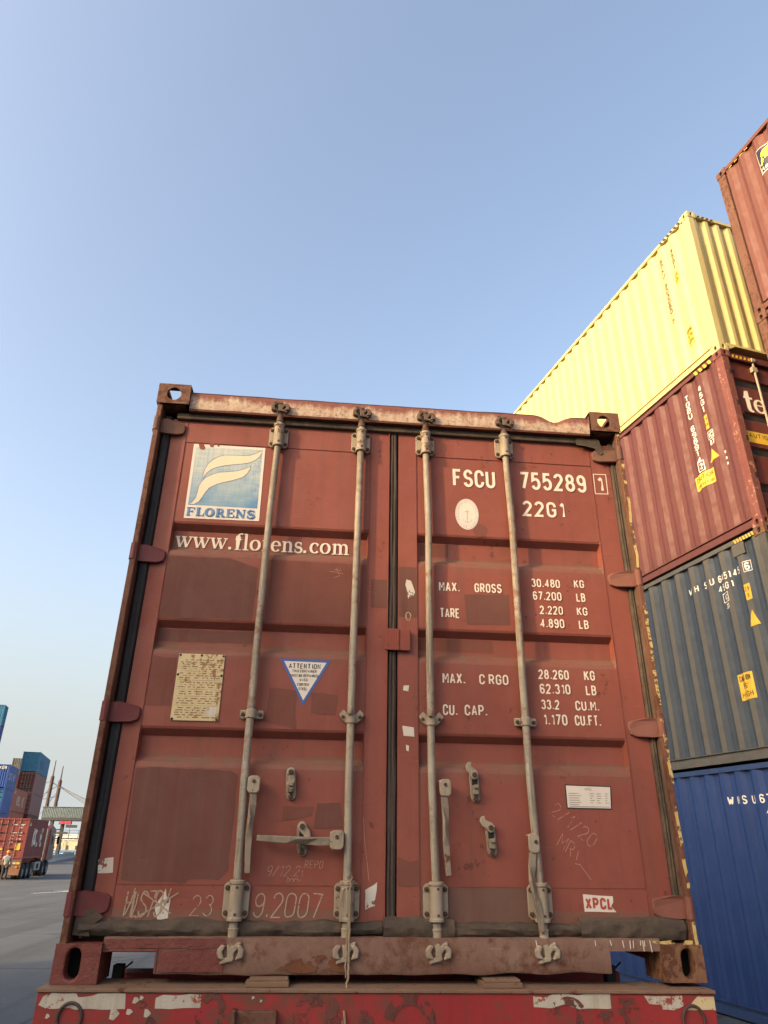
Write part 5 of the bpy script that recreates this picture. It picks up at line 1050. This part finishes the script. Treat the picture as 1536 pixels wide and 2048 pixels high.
# dark slate
Fs = side_fn(L40, .315, .30, .22); Ff = flip(Fs); F6 = lambda a, b, l: Ff(a, b, l + .002)
mb = MB(); sp = (1.60, 1.44, 1.27, 1.12, .985, .91, .835, .755, .69, .61)
for ch, a in zip('WHSU645145', sp): text(mb, ch, -a - .03, 2.40, .105, Ff, wid=(.075 if a > 1.0 else .058) if ch not in 'W1' else (.09 if ch == 'W' else .03), stroke=.16, maxlen=ML)
mb.build('lettering', M_wh, c_navy); mb = MB(); text(mb, '6', -.475, 2.40, .11, Ff, wid=.06, stroke=.18, maxlen=ML); strip(mb, [(-.50, 2.385), (-.39, 2.385), (-.39, 2.525), (-.50, 2.525), (-.50, 2.385)], .009, Ff, 1, maxlen=ML)
mb.build('lettering', M_wh, c_navy); mb = MB()
for ch, a in zip('45G1', (1.01, .93, .845, .745)): text(mb, ch, -a - .03, 2.262, .10, Ff, wid=.062 if ch != '1' else .03, stroke=.16, maxlen=ML)
mb.build('lettering', M_wh, c_navy); mb = MB(); text(mb, 'IC', -.96, 2.12, .08, Ff, wid=.085, stroke=.17, maxlen=ML); strip(mb, [(-.985, 2.10), (-.86, 2.10), (-.86, 2.225), (-.985, 2.225), (-.985, 2.10)], .010, Ff, 1, maxlen=ML); mb.build('lettering', M_wh, c_navy); mb = MB(); text(mb, '33', -.955, 2.0, .075, Ff, wid=.08, stroke=.17, maxlen=ML)
mb.build('lettering', M_wh, c_navy)
sheet_decal('height_label', [(.46, 2.0), (.56, 2.0), (.56, 2.22), (.46, 2.22)], Fs, M_yel, c_navy)
sheet_decal('caution_label', [(.75, .76), (1.03, .76), (1.03, 1.10), (.75, 1.10)], Fs, M_yel, c_navy)
sheet_decal('warning_triangle', [(.43, 1.65), (.62, 1.65), (.512, 1.86), (.508, 1.86)], Fs, M_yel, c_navy)
mb = MB()
for s, z in (('CAUTION', 1.00), ("9'6\"", .895), ('HIGH', .79)): text(mb, s, -1.0 + (0 if s[0] != "9" else .05), z, .075, F6, wid=.22 if s[0] != '9' else .12, stroke=.14, maxlen=ML)
text(mb, '2.9', -.55, 2.12, .06, F6, wid=.07, stroke=.15); text(mb, '9', -.53, 2.03, .06, F6, wid=.03, stroke=.15); mb.build('label_print', M_bk2, c_navy)
hazard(c_navy, .19, .56, HC - .083, HC - .03, .008, 7)
MB().box(.012, .024, .40, .62, HC - .26, HC - .09).build('vent_cover', M_navyd, c_navy, bevel=.004)
# bright blue
Fs = side_fn(L40, .29); Ff = flip(Fs); mb = MB()
for ch, a in zip('WHSU67', (1.56, 1.42, 1.30, 1.17, 1.01, .93)): text(mb, ch, -a - .03, 2.41, .105, Ff, wid=.062 if ch != 'W' else .07, stroke=.16, maxlen=ML)
mb.build('lettering', M_wh, c_blue); mb = MB()
for ch, a in zip('45G1', (.95, .87, .79, .71)): text(mb, ch, -a - .03, 2.27, .11, Ff, wid=.075 if ch != '1' else .035, stroke=.19, maxlen=ML)
mb.build('lettering', M_wh, c_blue)
# badge on the brown one
Fs = side_fn(L40, .28); a0 = L40 - .69
pb = lambda v, z: (a0 + v + .69 + .02, z)
sheet_decal('badge_border', [(L40 - 1.06, 2.08), (L40 - .70, 2.08), (L40 - .70, 2.56), (L40 - 1.06, 2.56)], Fs, M_sticker, c_brown)
sheet_decal('badge_field', [(L40 - 1.045, 2.10), (L40 - .715, 2.10), (L40 - .715, 2.545), (L40 - 1.045, 2.545)], lambda a, b, l: Fs(a, b, l + .002), paint('dark badge film', (.022, .025, .045, 1), rough=.4, bump=0), c_brown)
mb = MB(); Fz = lambda a, b, l: Fs(L40 - .70 - a, b, l + .004)
for w in (U, Lw): 
    q = [((x - .20) / .36 * .33 + .01, 2.22 + (z - 1.93) / .35 * .32) for x, z in w]; h_ = len(q) // 2
    mid = [((q[i][0] + q[-1 - i][0]) / 2, (q[i][1] + q[-1 - i][1]) / 2) for i in range(h_)]; ww = [max(.004, math.dist(q[i], q[-1 - i])) for i in range(h_)]
    strip(mb, mid, ww, Fz, 0, maxlen=ML)
mb.build('badge_wing', paint('yellow badge film', (.80, .72, .04, 1), k=1, rough=.4, bump=0), c_brown)
mb = MB(); serif(mb, 'FLORENS', .015, 2.115, Fz, .042, .07); mb.build('lettering', M_sticker, c_brown)
hazard(c_brown, L40 - .62, L40 - .20, HC - .105, HC - .03, .02, 4)

# ------------------------------------------------------------------ the stacks across the yard to the left
M_teal = rows_streak('teal blue container paint', (.035, .20, .34, 1), faded=(.07, .26, .36, 1), dirt=(.03, .13, .32, 1), streak=.7, rough=.6, bump=0)
M_cobalt = rows_streak('cobalt container paint', (.025, .09, .36, 1), faded=(.04, .12, .38, 1), streak=.3, rough=.5, bump=0)
M_steel = rows_streak('pale grey container paint', (.28, .27, .235, 1), faded=(.34, .33, .29, 1), dirt=(.16, .15, .12, 1), streak=.7, rough=.6, bump=0)
M_oran = rows_streak('orange red container paint', (.46, .125, .07, 1), faded=(.50, .15, .09, 1), streak=.3, rough=.6, bump=0)
M_mauve = rows_streak('dull mauve brown paint', (.31, .135, .12, 1), faded=(.34, .16, .14, 1), streak=.3, rough=.6, bump=0)
M_dusk = rows_streak('dark red brown paint', (.13, .045, .04, 1), faded=(.17, .06, .05, 1), streak=.4, rough=.6, bump=0)
LG = 'containers stacked across the yard on the left'
def far(label, p, z, H, L, mat, yaw=YARD, grp=LG, **kw):
    return container('shipping_container', label, (p[0], p[1], z), yaw, H, L, mat, grp, detail=False, **kw)
def corner(x, y, off=0): return (x - 2.438 * ux - off * uy, y - 2.438 * uy + off * ux)     # from the near right corner to the near left one
def side_word(par, s, a, b, h, L, wid, mat=None, slope=.24):
    Fp = side_fn(L, .278, .26, .24, side=1, lift=.006); mb = MB(); text(mb, s, a, b, h, Fp, wid=wid, stroke=.22, maxlen=.06, gap=.14); return mb.build('lettering', mat or M_sticker, par)
pA = corner(-40.6, 112.9); gA = -.70
far('dark maroon container at the foot of the tall far stack, behind the loaded truck', pA, gA, HC, L40, M_dusk)
far('dull maroon container second from the ground in the far stack, behind the loaded truck', pA, gA + HC, HC, L40, M_dusk)
far('mauve brown container third from the ground in the far stack, beside the gate roof', pA, gA + 2 * HC, HC, L40, M_mauve)
far('reddish brown container with ribbed doors right under the teal one', pA, gA + 3 * HC, HC, L40, M_mauve, doorm=M_dusk)
tl = far('weathered teal blue container on top of the far stack', pA, gA + 4 * HC, HC, L40, M_teal, end='corr')
mb = MB(); Fp = side_fn(L40, .278, side=1, lift=.006); sheet_decal('faded_panel', [(2.0, .6), (5.2, .6), (5.2, 2.0), (2.0, 2.0)], Fp, paint('faded violet panel', (.06, .05, .22, 1), rough=.7, bump=0), tl)
pG = corner(-42.0, 109.35)
pG = (pG[0] - 1.2 * ux, pG[1] - 1.2 * uy + 7)
for i in range(4): far(('grey', 'brown', 'blue', 'orange')[i] + ' container in the column behind the cobalt one, number %s from the ground' % ('one', 'two', 'three', 'four')[i], pG, -.75 + min(i, 3) * HC, HC if i < 3 else 2.591, L40, (M_steel, M_dusk, M_cobalt, M_oran)[i])
far('pale grey streaked container showing above the cobalt one', pG, -.75 + 3 * HC + 2.591, 2.591, L40, M_steel, end='corr')
pS = corner(-34.35, 86.77)
for i in range(2): far(('maroon', 'navy')[i] + ' container ' + ('on the ground under' , 'second from the ground under')[i] + ' the cobalt stack at the left edge', pS, -.70 + i * 2.591, 2.591, 6.058, (M_dusk, M_cobalt)[i])
s2 = far('teal doored blue container under the cobalt one with white letters', pS, -.70 + 2 * 2.591 - .0, 2.591, 6.058, M_cobalt, doorm=M_teal, barm=M_steel)
s1 = far('cobalt blue container with white letters on its side, topmost at the left edge', pS, -.70 + 3 * 2.591, 2.591, 6.058, M_cobalt, end='corr')
side_word(s1, 'SINOKOR', .8, .95, .85, 6.058, 4.4)
mb = MB(); text(mb, 'SINOKOR', .2, 2.05, .36, front(.028), wid=1.9, stroke=.22); mb.build('lettering', M_sticker, s1)
pO = corner(-38.8, 101.9, -1.6)
far('red container on the ground under the two orange ones', pO, -.70, HC, L40, M_oran)
far('orange red container below the lettered orange one, behind the truck', pO, -.70 + HC, HC, L40, M_oran)
o1 = far('orange red container with tall white letters, between the cobalt and the mauve stacks', pO, -.70 + 2 * HC, HC, L40, M_oran)
side_word(o1, 'CK LINE', 3.6, .75, 1.35, L40, 6.2)
mb = MB(); Fp = side_fn(L40, .278, side=1, lift=.006); sheet_decal('sticker', [(1.0, 2.15), (1.7, 2.15), (1.7, 2.6), (1.0, 2.6)], Fp, M_sticker, o1)
for i in range(7):
    far(('blue container, %s in the crosswise stack at the left edge' % ('lowest', 'second', 'third', 'fourth', 'fifth', 'next to the top')[i]) if i < 6 else 'teal and grey container on top of the crosswise stack at the left edge', (-44.5 - 12.192 * .98, 105.9 - 12.192 * .2 + 2.44, ) if False else (-44.5 - 2.438 * 0, 105.9), -.75 + i * HC, HC, L40, (M_dusk, M_cobalt, M_oran, M_steel, M_dusk, M_cobalt, M_teal)[i], yaw=YARD + PI / 2, end='corr', castm=M_steel if i == 6 else None)

# ------------------------------------------------------------------ unseen stacks, added as shadow casters for the lower doors and right stack
for i in range(3): container('shipping_container', ('blue', 'brown', 'orange red')[i] + ' container in the low unseen stack added to cast shade, tier %s' % ('one', 'two', 'three')[i], (-11.85 - 2.438, -18.9, i * HC), 0, HC, L40, (M_blue, M_brown, M_oran)[i], 'unseen containers added to cast shade', detail=False)
for i in range(5): container('shipping_container', ('maroon', 'cobalt', 'brown', 'teal', 'grey')[i] + ' container in the high unseen stack added to cast shade, tier %s' % ('one', 'two', 'three', 'four', 'five')[i], (-13.4 - 2.438, -6.5, i * HC), 0, HC, L40, (M_mar, M_cobalt, M_brown, M_teal, M_steel)[i], 'unseen containers added to cast shade', detail=False)

# ------------------------------------------------------------------ the loaded truck
ty = math.radians(6.5); tg = -.70
TR = Vector((-18.79, 52.65, tg)); tu = Vector((math.cos(ty), math.sin(ty), 0)); tv = Vector((-math.sin(ty), math.cos(ty), 0))
TO = TR - tu * 2.438
truck = thing('container_truck', 'dark tractor and trailer carrying the lettered red container on the left', 'truck', tuple(TO), ty)
tb = 1.29
t1 = container('shipping_container', 'brick red container with closed doors and white letters, loaded on the truck at left', (TO.x, TO.y, tg + tb), ty, 2.591, 6.058, paint('truck container red', (.255, .05, .045, 1), faded=(.28, .075, .065, 1), rough=.55, bump=0, streak=.3), None, barm=paint('dull red bars', (.34, .17, .15, 1), bump=0))
Fp = side_fn(6.058, .278, side=1, lift=.006); mb = MB(); text(mb, 'CK LINE', 2.0, .75, 1.25, Fp, wid=3.0, stroke=.22, maxlen=.06, gap=.14); mb.build('lettering', M_sticker, t1)
mb = MB(); sheet_decal('sticker', [(.35, 2.1), (.85, 2.1), (.62, 2.35), (.58, 2.35)], Fp, M_sticker, t1)
mb = MB(); Fq = front(.066)
for s, x, z, h, w in (('CAXU', 1.42, 2.10, .10, .28), ('449927', 1.78, 2.10, .10, .38), ('22G1', 1.80, 1.93, .10, .26), ('MAX.GROSS', 1.36, 1.60, .075, .36), ('30.480', 1.78, 1.60, .07, .30), ('TARE', 1.36, 1.42, .075, .2), ('2.220', 1.78, 1.45, .07, .26), ('NET', 1.36, 1.22, .07, .2), ('28.260', 1.78, 1.22, .07, .28), ('CU.CAP.', 1.36, 1.02, .07, .25)): text(mb, s, x, z, h, Fq, wid=w, stroke=.17)
mb.build('lettering', M_wh, t1)
mb = MB(); mb.add([(1.78, .065, .55), (2.12, .065, .55), (2.12, .065, .98), (1.78, .065, .98)], [(0, 1, 2, 3)]); mb.build('caution_label', M_yel, t1)
mb = MB(); mb.add([(.78, .065, .55), (1.05, .065, .55), (.915, .065, .78)], [(0, 1, 2)]); mb.build('warning_triangle', M_yel, t1)
for x in (.8, 1.55): MB().box(x, x + .1, -.0, 8.2, .85, 1.27).build('chassis_beam', M_tred, truck)
mb = MB(); mb.box(.0, 2.44, -.12, .06, .92, 1.27); tb_ = mb.build('rear_bumper', paint('rusty truck bumper', (.17, .10, .07, 1), rough=.7, bump=.2), truck)
for x, m in ((.08, M_yel), (.36, M_tape), (.62, M_yel), (1.35, M_tape), (1.62, M_yel), (1.92, M_tape), (2.16, M_yel)): MB().box(x, x + .2, -.13, -.121, .98, 1.1).build('reflector', m, tb_)
mb = MB(); mb.hull8([(1.62, -.10, .30), (2.42, -.10, .30), (2.42, -.06, .30), (1.62, -.06, .30), (1.55, -.10, .90), (2.46, -.10, .90), (2.46, -.06, .90), (1.55, -.06, .90)]); mb.build('mud_flap', paint('mud flap', (.24, .14, .075, 1), rust=.4, rustc=(.32, .09, .05, 1), bump=.1, streak=.6), truck)
mb = MB(); mb.hull8([(.02, -.10, .30), (.82, -.10, .30), (.82, -.06, .30), (.02, -.06, .30), (-.02, -.10, .90), (.86, -.10, .90), (.86, -.06, .90), (-.02, -.06, .90)]); mb.build('mud_flap', paint('mud flap', (.2, .1, .05, 1)), truck)
for x, m in ((1.55, plain('tail light', (.45, .03, .02, 1), .3)), (2.2, plain('amber light', (.6, .2, .02, 1), .3)), (.25, plain('tail light', (.45, .03, .02, 1), .3)), (.8, plain('tail light', (.45, .03, .02, 1), .3))): MB().disc((x, -.13, .80), .07, .06, 'y').build('tail_light', m, truck)
for y in (.75, 2.0, 3.25, 7.0, 8.3):
    for x, s in ((2.46, -1), (2.12, -1), (-.02, 1), (.32, 1)): wheel(truck, x, y, .50, .28, s, .50)
    MB().tube([(.1, y, .5), (2.3, y, .5)], .08, 8).build('axle', M_dark, truck)
MB().box(2.16, 2.44, 4.2, 5.9, .45, 1.0).build('tool_box', paint('pale tool box', (.42, .41, .38, 1), bump=0), truck, bevel=.02)
MB().box(2.441, 2.446, 4.6, 5.4, .55, .9).build('tool_box_door', M_dark, truck)
MB().box(.3, 2.14, 6.2, 9.6, .75, 1.05).build('tractor_frame', M_dark, truck)
mb = MB(); mb.prism([(7.55, 1.05), (9.75, 1.05), (9.85, 1.3), (9.7, 2.2), (9.45, 3.3), (8.0, 3.55), (7.55, 3.3)], 'x', .0, 2.44); cab = mb.build('cab', paint('dark red cab', (.10, .02, .025, 1), rough=.35, bump=0), truck, bevel=.04)
MB().box(2.441, 2.447, 8.5, 9.4, 2.2, 2.95).build('window', plain('dark glass', (.02, .025, .03, 1), .08), cab, bevel=.02)
mb = MB(); mb.box(2.6, 2.78, 9.5, 9.6, 2.2, 2.75); mb.tube([(2.4, 9.5, 2.8), (2.7, 9.55, 2.8)], .03, 6); mb.build('mirror', M_dark, cab)
MB().tube([(2.25, 7.2, 1.0), (2.25, 7.2, 3.3)], .09, 10).build('exhaust_stack', M_rim, truck, smooth=True)

# ------------------------------------------------------------------ the worker behind the truck
person = thing('person', 'worker in grey shirt and orange hard hat standing behind the loaded truck', 'person', (-19.15, 51.0, ground_z(-19.15, 51.0)), .15)
def skin(name, pts, edges, radii, mat, parent, root=0, sub=1):
    me = bpy.data.meshes.new(name); bm = bmesh.new(); ly = bm.verts.layers.skin.verify()
    vs = []
    for p, r in zip(pts, radii):
        v = bm.verts.new(p); v[ly].radius = (r, r) if not isinstance(r, tuple) else r; vs.append(v)
    for a, b in edges: bm.edges.new((vs[a], vs[b]))
    vs[root][ly].use_root = True
    bm.to_mesh(me); bm.free(); me.materials.append(mat)
    o = bpy.data.objects.new(name, me); COL.objects.link(o); o.parent = parent
    m = o.modifiers.new('skin', 'SKIN'); m.use_smooth_shade = True
    if sub: s = o.modifiers.new('sub', 'SUBSURF'); s.levels = sub; s.render_levels = sub
    return o
P = [(0, 0, .95), (0, .01, 1.15), (0, .0, 1.38), (0, 0, 1.50), (0, -.01, 1.60), (0, -.015, 1.68)]
Rr = [(.15, .11), (.14, .10), (.17, .11), .055, .085, .08]; Ed = [(0, 1), (1, 2), (2, 3), (3, 4), (4, 5)]
for s in (-1, 1):
    b = len(P); P += [(s * .19, 0, 1.40), (s * .25, .03, 1.13), (s * .24, .14, .92), (s * .235, .18, .86)]; Rr += [.062, .047, .034, .035]; Ed += [(2, b), (b, b + 1), (b + 1, b + 2), (b + 2, b + 3)]
    for k, (dx, l) in enumerate(((-.026, .062), (-.008, .075), (.010, .07), (.026, .055), (.042 * -s, .04))):
        c = len(P); P += [(s * .235 + dx, .20, .84 - .01 * (k < 4)), (s * .235 + dx * 1.15, .215, .84 - l)]; Rr += [.0105, .008]; Ed += [(b + 3, c), (c, c + 1)]
    b = len(P); P += [(s * .10, 0, .86), (s * .12, .0, .48), (s * .125, -.02, .09), (s * .13, .10, .04)]; Rr += [.092, .06, .042, .04]; Ed += [(0, b), (b, b + 1), (b + 1, b + 2), (b + 2, b + 3)]
skin('body', P, Ed, Rr, paint('skin', (.36, .19, .12, 1), bump=0, streak=0), person)
Ps = [(0, 0, .90), (0, .01, 1.15), (0, 0, 1.38), (0, 0, 1.46)]; Rs = [(.185, .14), (.17, .125), (.195, .13), .085]; Es = [(0, 1), (1, 2), (2, 3)]
for s in (-1, 1): b = len(Ps); Ps += [(s * .20, 0, 1.40), (s * .255, .02, 1.14)]; Rs += [.08, .07]; Es += [(2, b), (b, b + 1)]
skin('shirt', Ps, Es, Rs, paint('grey work shirt', (.26, .27, .25, 1), k=.8, bump=0), person, 1)
Pt = [(0, 0, .93)]; Rt = [(.17, .13)]; Et = []
for s in (-1, 1): b = len(Pt); Pt += [(s * .10, 0, .84), (s * .12, 0, .48), (s * .125, -.015, .10)]; Rt += [.11, .085, .075]; Et += [(0, b), (b, b + 1), (b + 1, b + 2)]
skin('trousers', Pt, Et, Rt, paint('dark work trousers', (.035, .037, .042, 1), bump=0), person)
mb = MB(); n = 16
rg = [(.135, 1.66), (.15, 1.665), (.125, 1.675), (.122, 1.72), (.10, 1.775), (.055, 1.805), (.0, 1.812)]
mb.add([(q * math.cos(2 * PI * k / n), q * 1.12 * math.sin(2 * PI * k / n) - .015, z) for q, z in rg for k in range(n)], [(i * n + k, i * n + (k + 1) % n, (i + 1) * n + (k + 1) % n, (i + 1) * n + k) for i in range(6) for k in range(n)])
mb.build('hard_hat', paint('orange hard hat', (.72, .25, .03, 1), k=0.9, rough=.35, bump=0, streak=0), person, smooth=True)

# ------------------------------------------------------------------ gate, masts, gatehouse, barriers
M_gal = rows_streak('ribbed gate cladding', (.15, .205, .225, 1), faded=(.18, .23, .25, 1), streak=.5, rough=.6, bump=0)
M_dkst = paint('dark gate steel', (.05, .055, .065, 1), faded=(.08, .085, .09, 1), rough=.6, bump=0)
def gz(x, y): return ground_z(x, y)
gate = thing('entrance_gate', 'long grey clad gate roof on dark posts with a red display across the road', 'gate', (-47.3, 138.4, -.95), math.radians(-5.6))
gl = 40.0; pr = corr_profile(0, gl, .30, .05); sheet(pr, 6.24, 8.0, lambda t, z, d: (t, d, z)).build('cladding', M_gal, gate)
MB().box(0, gl, .12, 6.0, 6.26, 7.98).build('roof_box', M_gal, gate); MB().box(-.3, gl + .3, -.1, 6.2, 7.98, 8.05).build('roof_edge', M_gal, gate)
MB().box(0, gl, .02, 5.8, 5.78, 6.23).build('beam', M_dkst, gate)
for x in (1.9, 13.0, 24.0, 36.0):
    for y in (.5, 5.2): MB().box(x - .28, x + .28, y - .25, y + .25, 0, 5.78).build('post', M_dkst, gate, bevel=.03)
mb = MB(); mb.box(0, gl, .9, 1.1, 2.75, 2.95); wk = mb.build('walkway', M_dkst, gate)
mb = MB()
for z in (3.3, 3.75, 4.2): mb.box(0, gl, .95, 1.0, z, z + .05)
for i in range(24): mb.box(i * 1.7, i * 1.7 + .06, .95, 1.01, 2.95, 4.2)
mb.build('railing', M_dkst, gate)
sg = MB().box(3.5, 5.75, -.35, -.12, 5.15, 5.75).build('display', M_dark, gate); mb = MB()
text(mb, 'NO.1 GATE', 3.62, 5.25, .40, front(-.36), wid=2.0, stroke=.2); mb.build('display_digits', plain('red lamps', (.8, .01, .01, 1), .5, emit=((1, .02, .03, 1), 2.2)), sg)
for x0_, x1_, z0_, z1_ in ((4.75, 6.8, 4.62, 5.08), (3.35, 5.3, 3.55, 3.95)): MB().box(x0_, x1_, -.2, -.1, z0_, z1_).build('sign_board', M_dkst, gate, bevel=.02)
mb = MB()
for x in (4.0, 5.4): mb.tube([(x, .2, 5.8), (x, .2, 3.0)], .03, 5)
mb.build('conduit', M_dkst, gate)
post_ = thing('signal_post', 'dark signal post crowded with boxes at the roadside under the gate', 'signal', (-38.2, 117.5, gz(-38.2, 117.5)), .1)
mb = MB(); mb.tube([(0, 0, 0), (0, 0, 4.2)], .16, 10); mb.build('pole', M_dkst, post_)
random.seed(5)
for i in range(9): a = random.uniform(-.5, .3); z = 1.0 + i * .36; MB().box(a, a + random.uniform(.3, .6), -.35, .1, z, z + random.uniform(.2, .42)).build('signal_box', M_dkst if i % 3 else M_gal, post_, bevel=.02)
MB().tube([(0, 0, 3.6), (.6, -.1, 4.0), (1.3, -.1, 4.1)], .05, 8).build('arm', M_dkst, post_)
M_mast = paint('rusty mast paint', (.12, .075, .07, 1), faded=(.15, .10, .09, 1), rough=.7, bump=0); M_cab = paint('grey cable', (.20, .19, .19, 1), rough=.6, bump=0)
for i, (x, y, zt, zk) in enumerate(((-63.3, 187.5, 19.6, 15.8), (-61.4, 187.9, 18.3, 14.9))):
    g = -1.3
    m = thing('cable_mast', ('taller left' , 'shorter right')[i] + ' steel mast with stay cables rising behind the gate', 'mast', (x, y, g), 0, 'paired masts behind the gate')
    MB().tube([(0, 0, 0), (0, 0, zk - g)], .45, 10).build('lower_section', M_mast, m, smooth=True); MB().tube([(0, 0, zk - g), (0, 0, zk - g + .3), (0, 0, zt - g)], [.32, .19, .10], 8).build('upper_section', M_mast, m, smooth=True)
    for k, (ex, ez, zz) in enumerate(((9.5, 9.3, zk - 1.2), (10.5, 9.3, zk - 1.4), (-9, 11.0, zk - 1.0), (-10, 9.0, zk - 3.6), (-3.2, 7.0, zk - 2.2), (.9, 7, zk - 2))):
        MB().tube([(0, 0, zz - g), (ex, -.5, ez - g - (3 if i and k == 2 else 0))], .065, 6).build('stay_cable', M_cab, m)
def tower(name, label): pass
gh = thing('gatehouse', 'low cream building with small dark windows beyond the blue hoarding', 'building', (-68, 205.5, -1.4), math.radians(-6))
MB().box(-8, 26, 0, 8, 0, 2.95).build('wall', paint('cream render', (.60, .55, .36, 1), faded=(.66, .62, .45, 1), bump=0), gh)
mb = MB(); mb.box(-10, 26, 4, 14, 2.95, 4.35); mb.box(-8.2, 26.2, -.2, 8.2, 2.9, 2.98); mb.build('upper_storey', paint('pale grey render', (.56, .58, .56, 1), bump=0), gh)
for x in (3.9, 5.8, 8.2, 10.3, 12.5, 15): 
    f = MB().box(x, x + .62, -.06, .05, .65, 1.75).build('window', paint('window frame', (.45, .42, .32, 1), bump=0), gh); MB().box(x + .07, x + .55, -.075, -.061, .72, 1.68).build('pane', plain('dark pane', (.05, .055, .06, 1), .2), f)
MB().tube([(5.2, -.5, 0), (5.2, -.5, 2.9)], .12, 8).build('column', paint('cream render', (.60, .55, .36, 1)), gh)
hb = thing('blue_hoarding', 'sky blue hoarding wall with a white canopy line at the roadside', 'hoarding', (-50.6, 158, -1.15), math.radians(-5))
M_sky = paint('sky blue sheet', (.09, .25, .52, 1), faded=(.13, .30, .55, 1), bump=0, rough=.5)
MB().box(0, 14, 0, .4, 0, .95).build('wall', M_sky, hb); mb = MB(); mb.tube([(.2, -.1, .75), (1.0, -.1, .45), (2.0, -.1, .33), (5, -.1, .33)], .06, 6); mb.build('white_trim', M_sticker, hb)
MB().box(2.4, 3.9, -.06, -.01, .45, .65).build('vent', M_dkst, hb)
M_conc = paint('pale concrete', (.38, .39, .39, 1), faded=(.46, .46, .44, 1), dirt=(.2, .2, .2, 1), streak=.6, bump=0, rough=.8)
n = 11
for i in range(n):
    t = i / n; x, y = -31.0 + (-38.0 + 31.0) * t, 95.5 + (130 - 95.5) * t
    mb = MB(); L_ = 2.9; mb.prism([(-.3, 0), (.3, 0), (.26, .22), (.11, .35), (.09, .82), (-.09, .82), (-.11, .35), (-.26, .22)], 'y', 0, L_)
    b = mb.build('road_barrier', M_conc, None, bevel=.01); b.location = (x, y, gz(x, y)); b.rotation_euler = (0, 0, math.atan2(7.0, 34.5))
    tag(b, 'pale concrete barrier in the row along the far edge of the road', 'barrier', 'concrete barriers along the road')
# painted arrow on the road
def on_ground(pts): return [(x, y, ground_z(x, y) + .006) for x, y in pts]
c0 = Vector((-10.6, 37.2)); d = Vector((.28, .96)); s_ = Vector((.96, -.28))
mb = MB()
q = [(-.9, -1.6), (-.6, -1.6), (-.3, .2), (.25, .2), (-.1, 1.6), (-1.2, .2), (-.62, .2)]
pts = [c0 + d * b * 1.3 + s_ * a for a, b in q]; mb.add(on_ground([tuple(p) for p in pts]), [tuple(range(len(q)))])
tag(mb.build('road_marking', paint('worn road paint', (.50, .50, .47, 1), rough=.8, bump=0, alpha=(6, .42))), kind='structure')
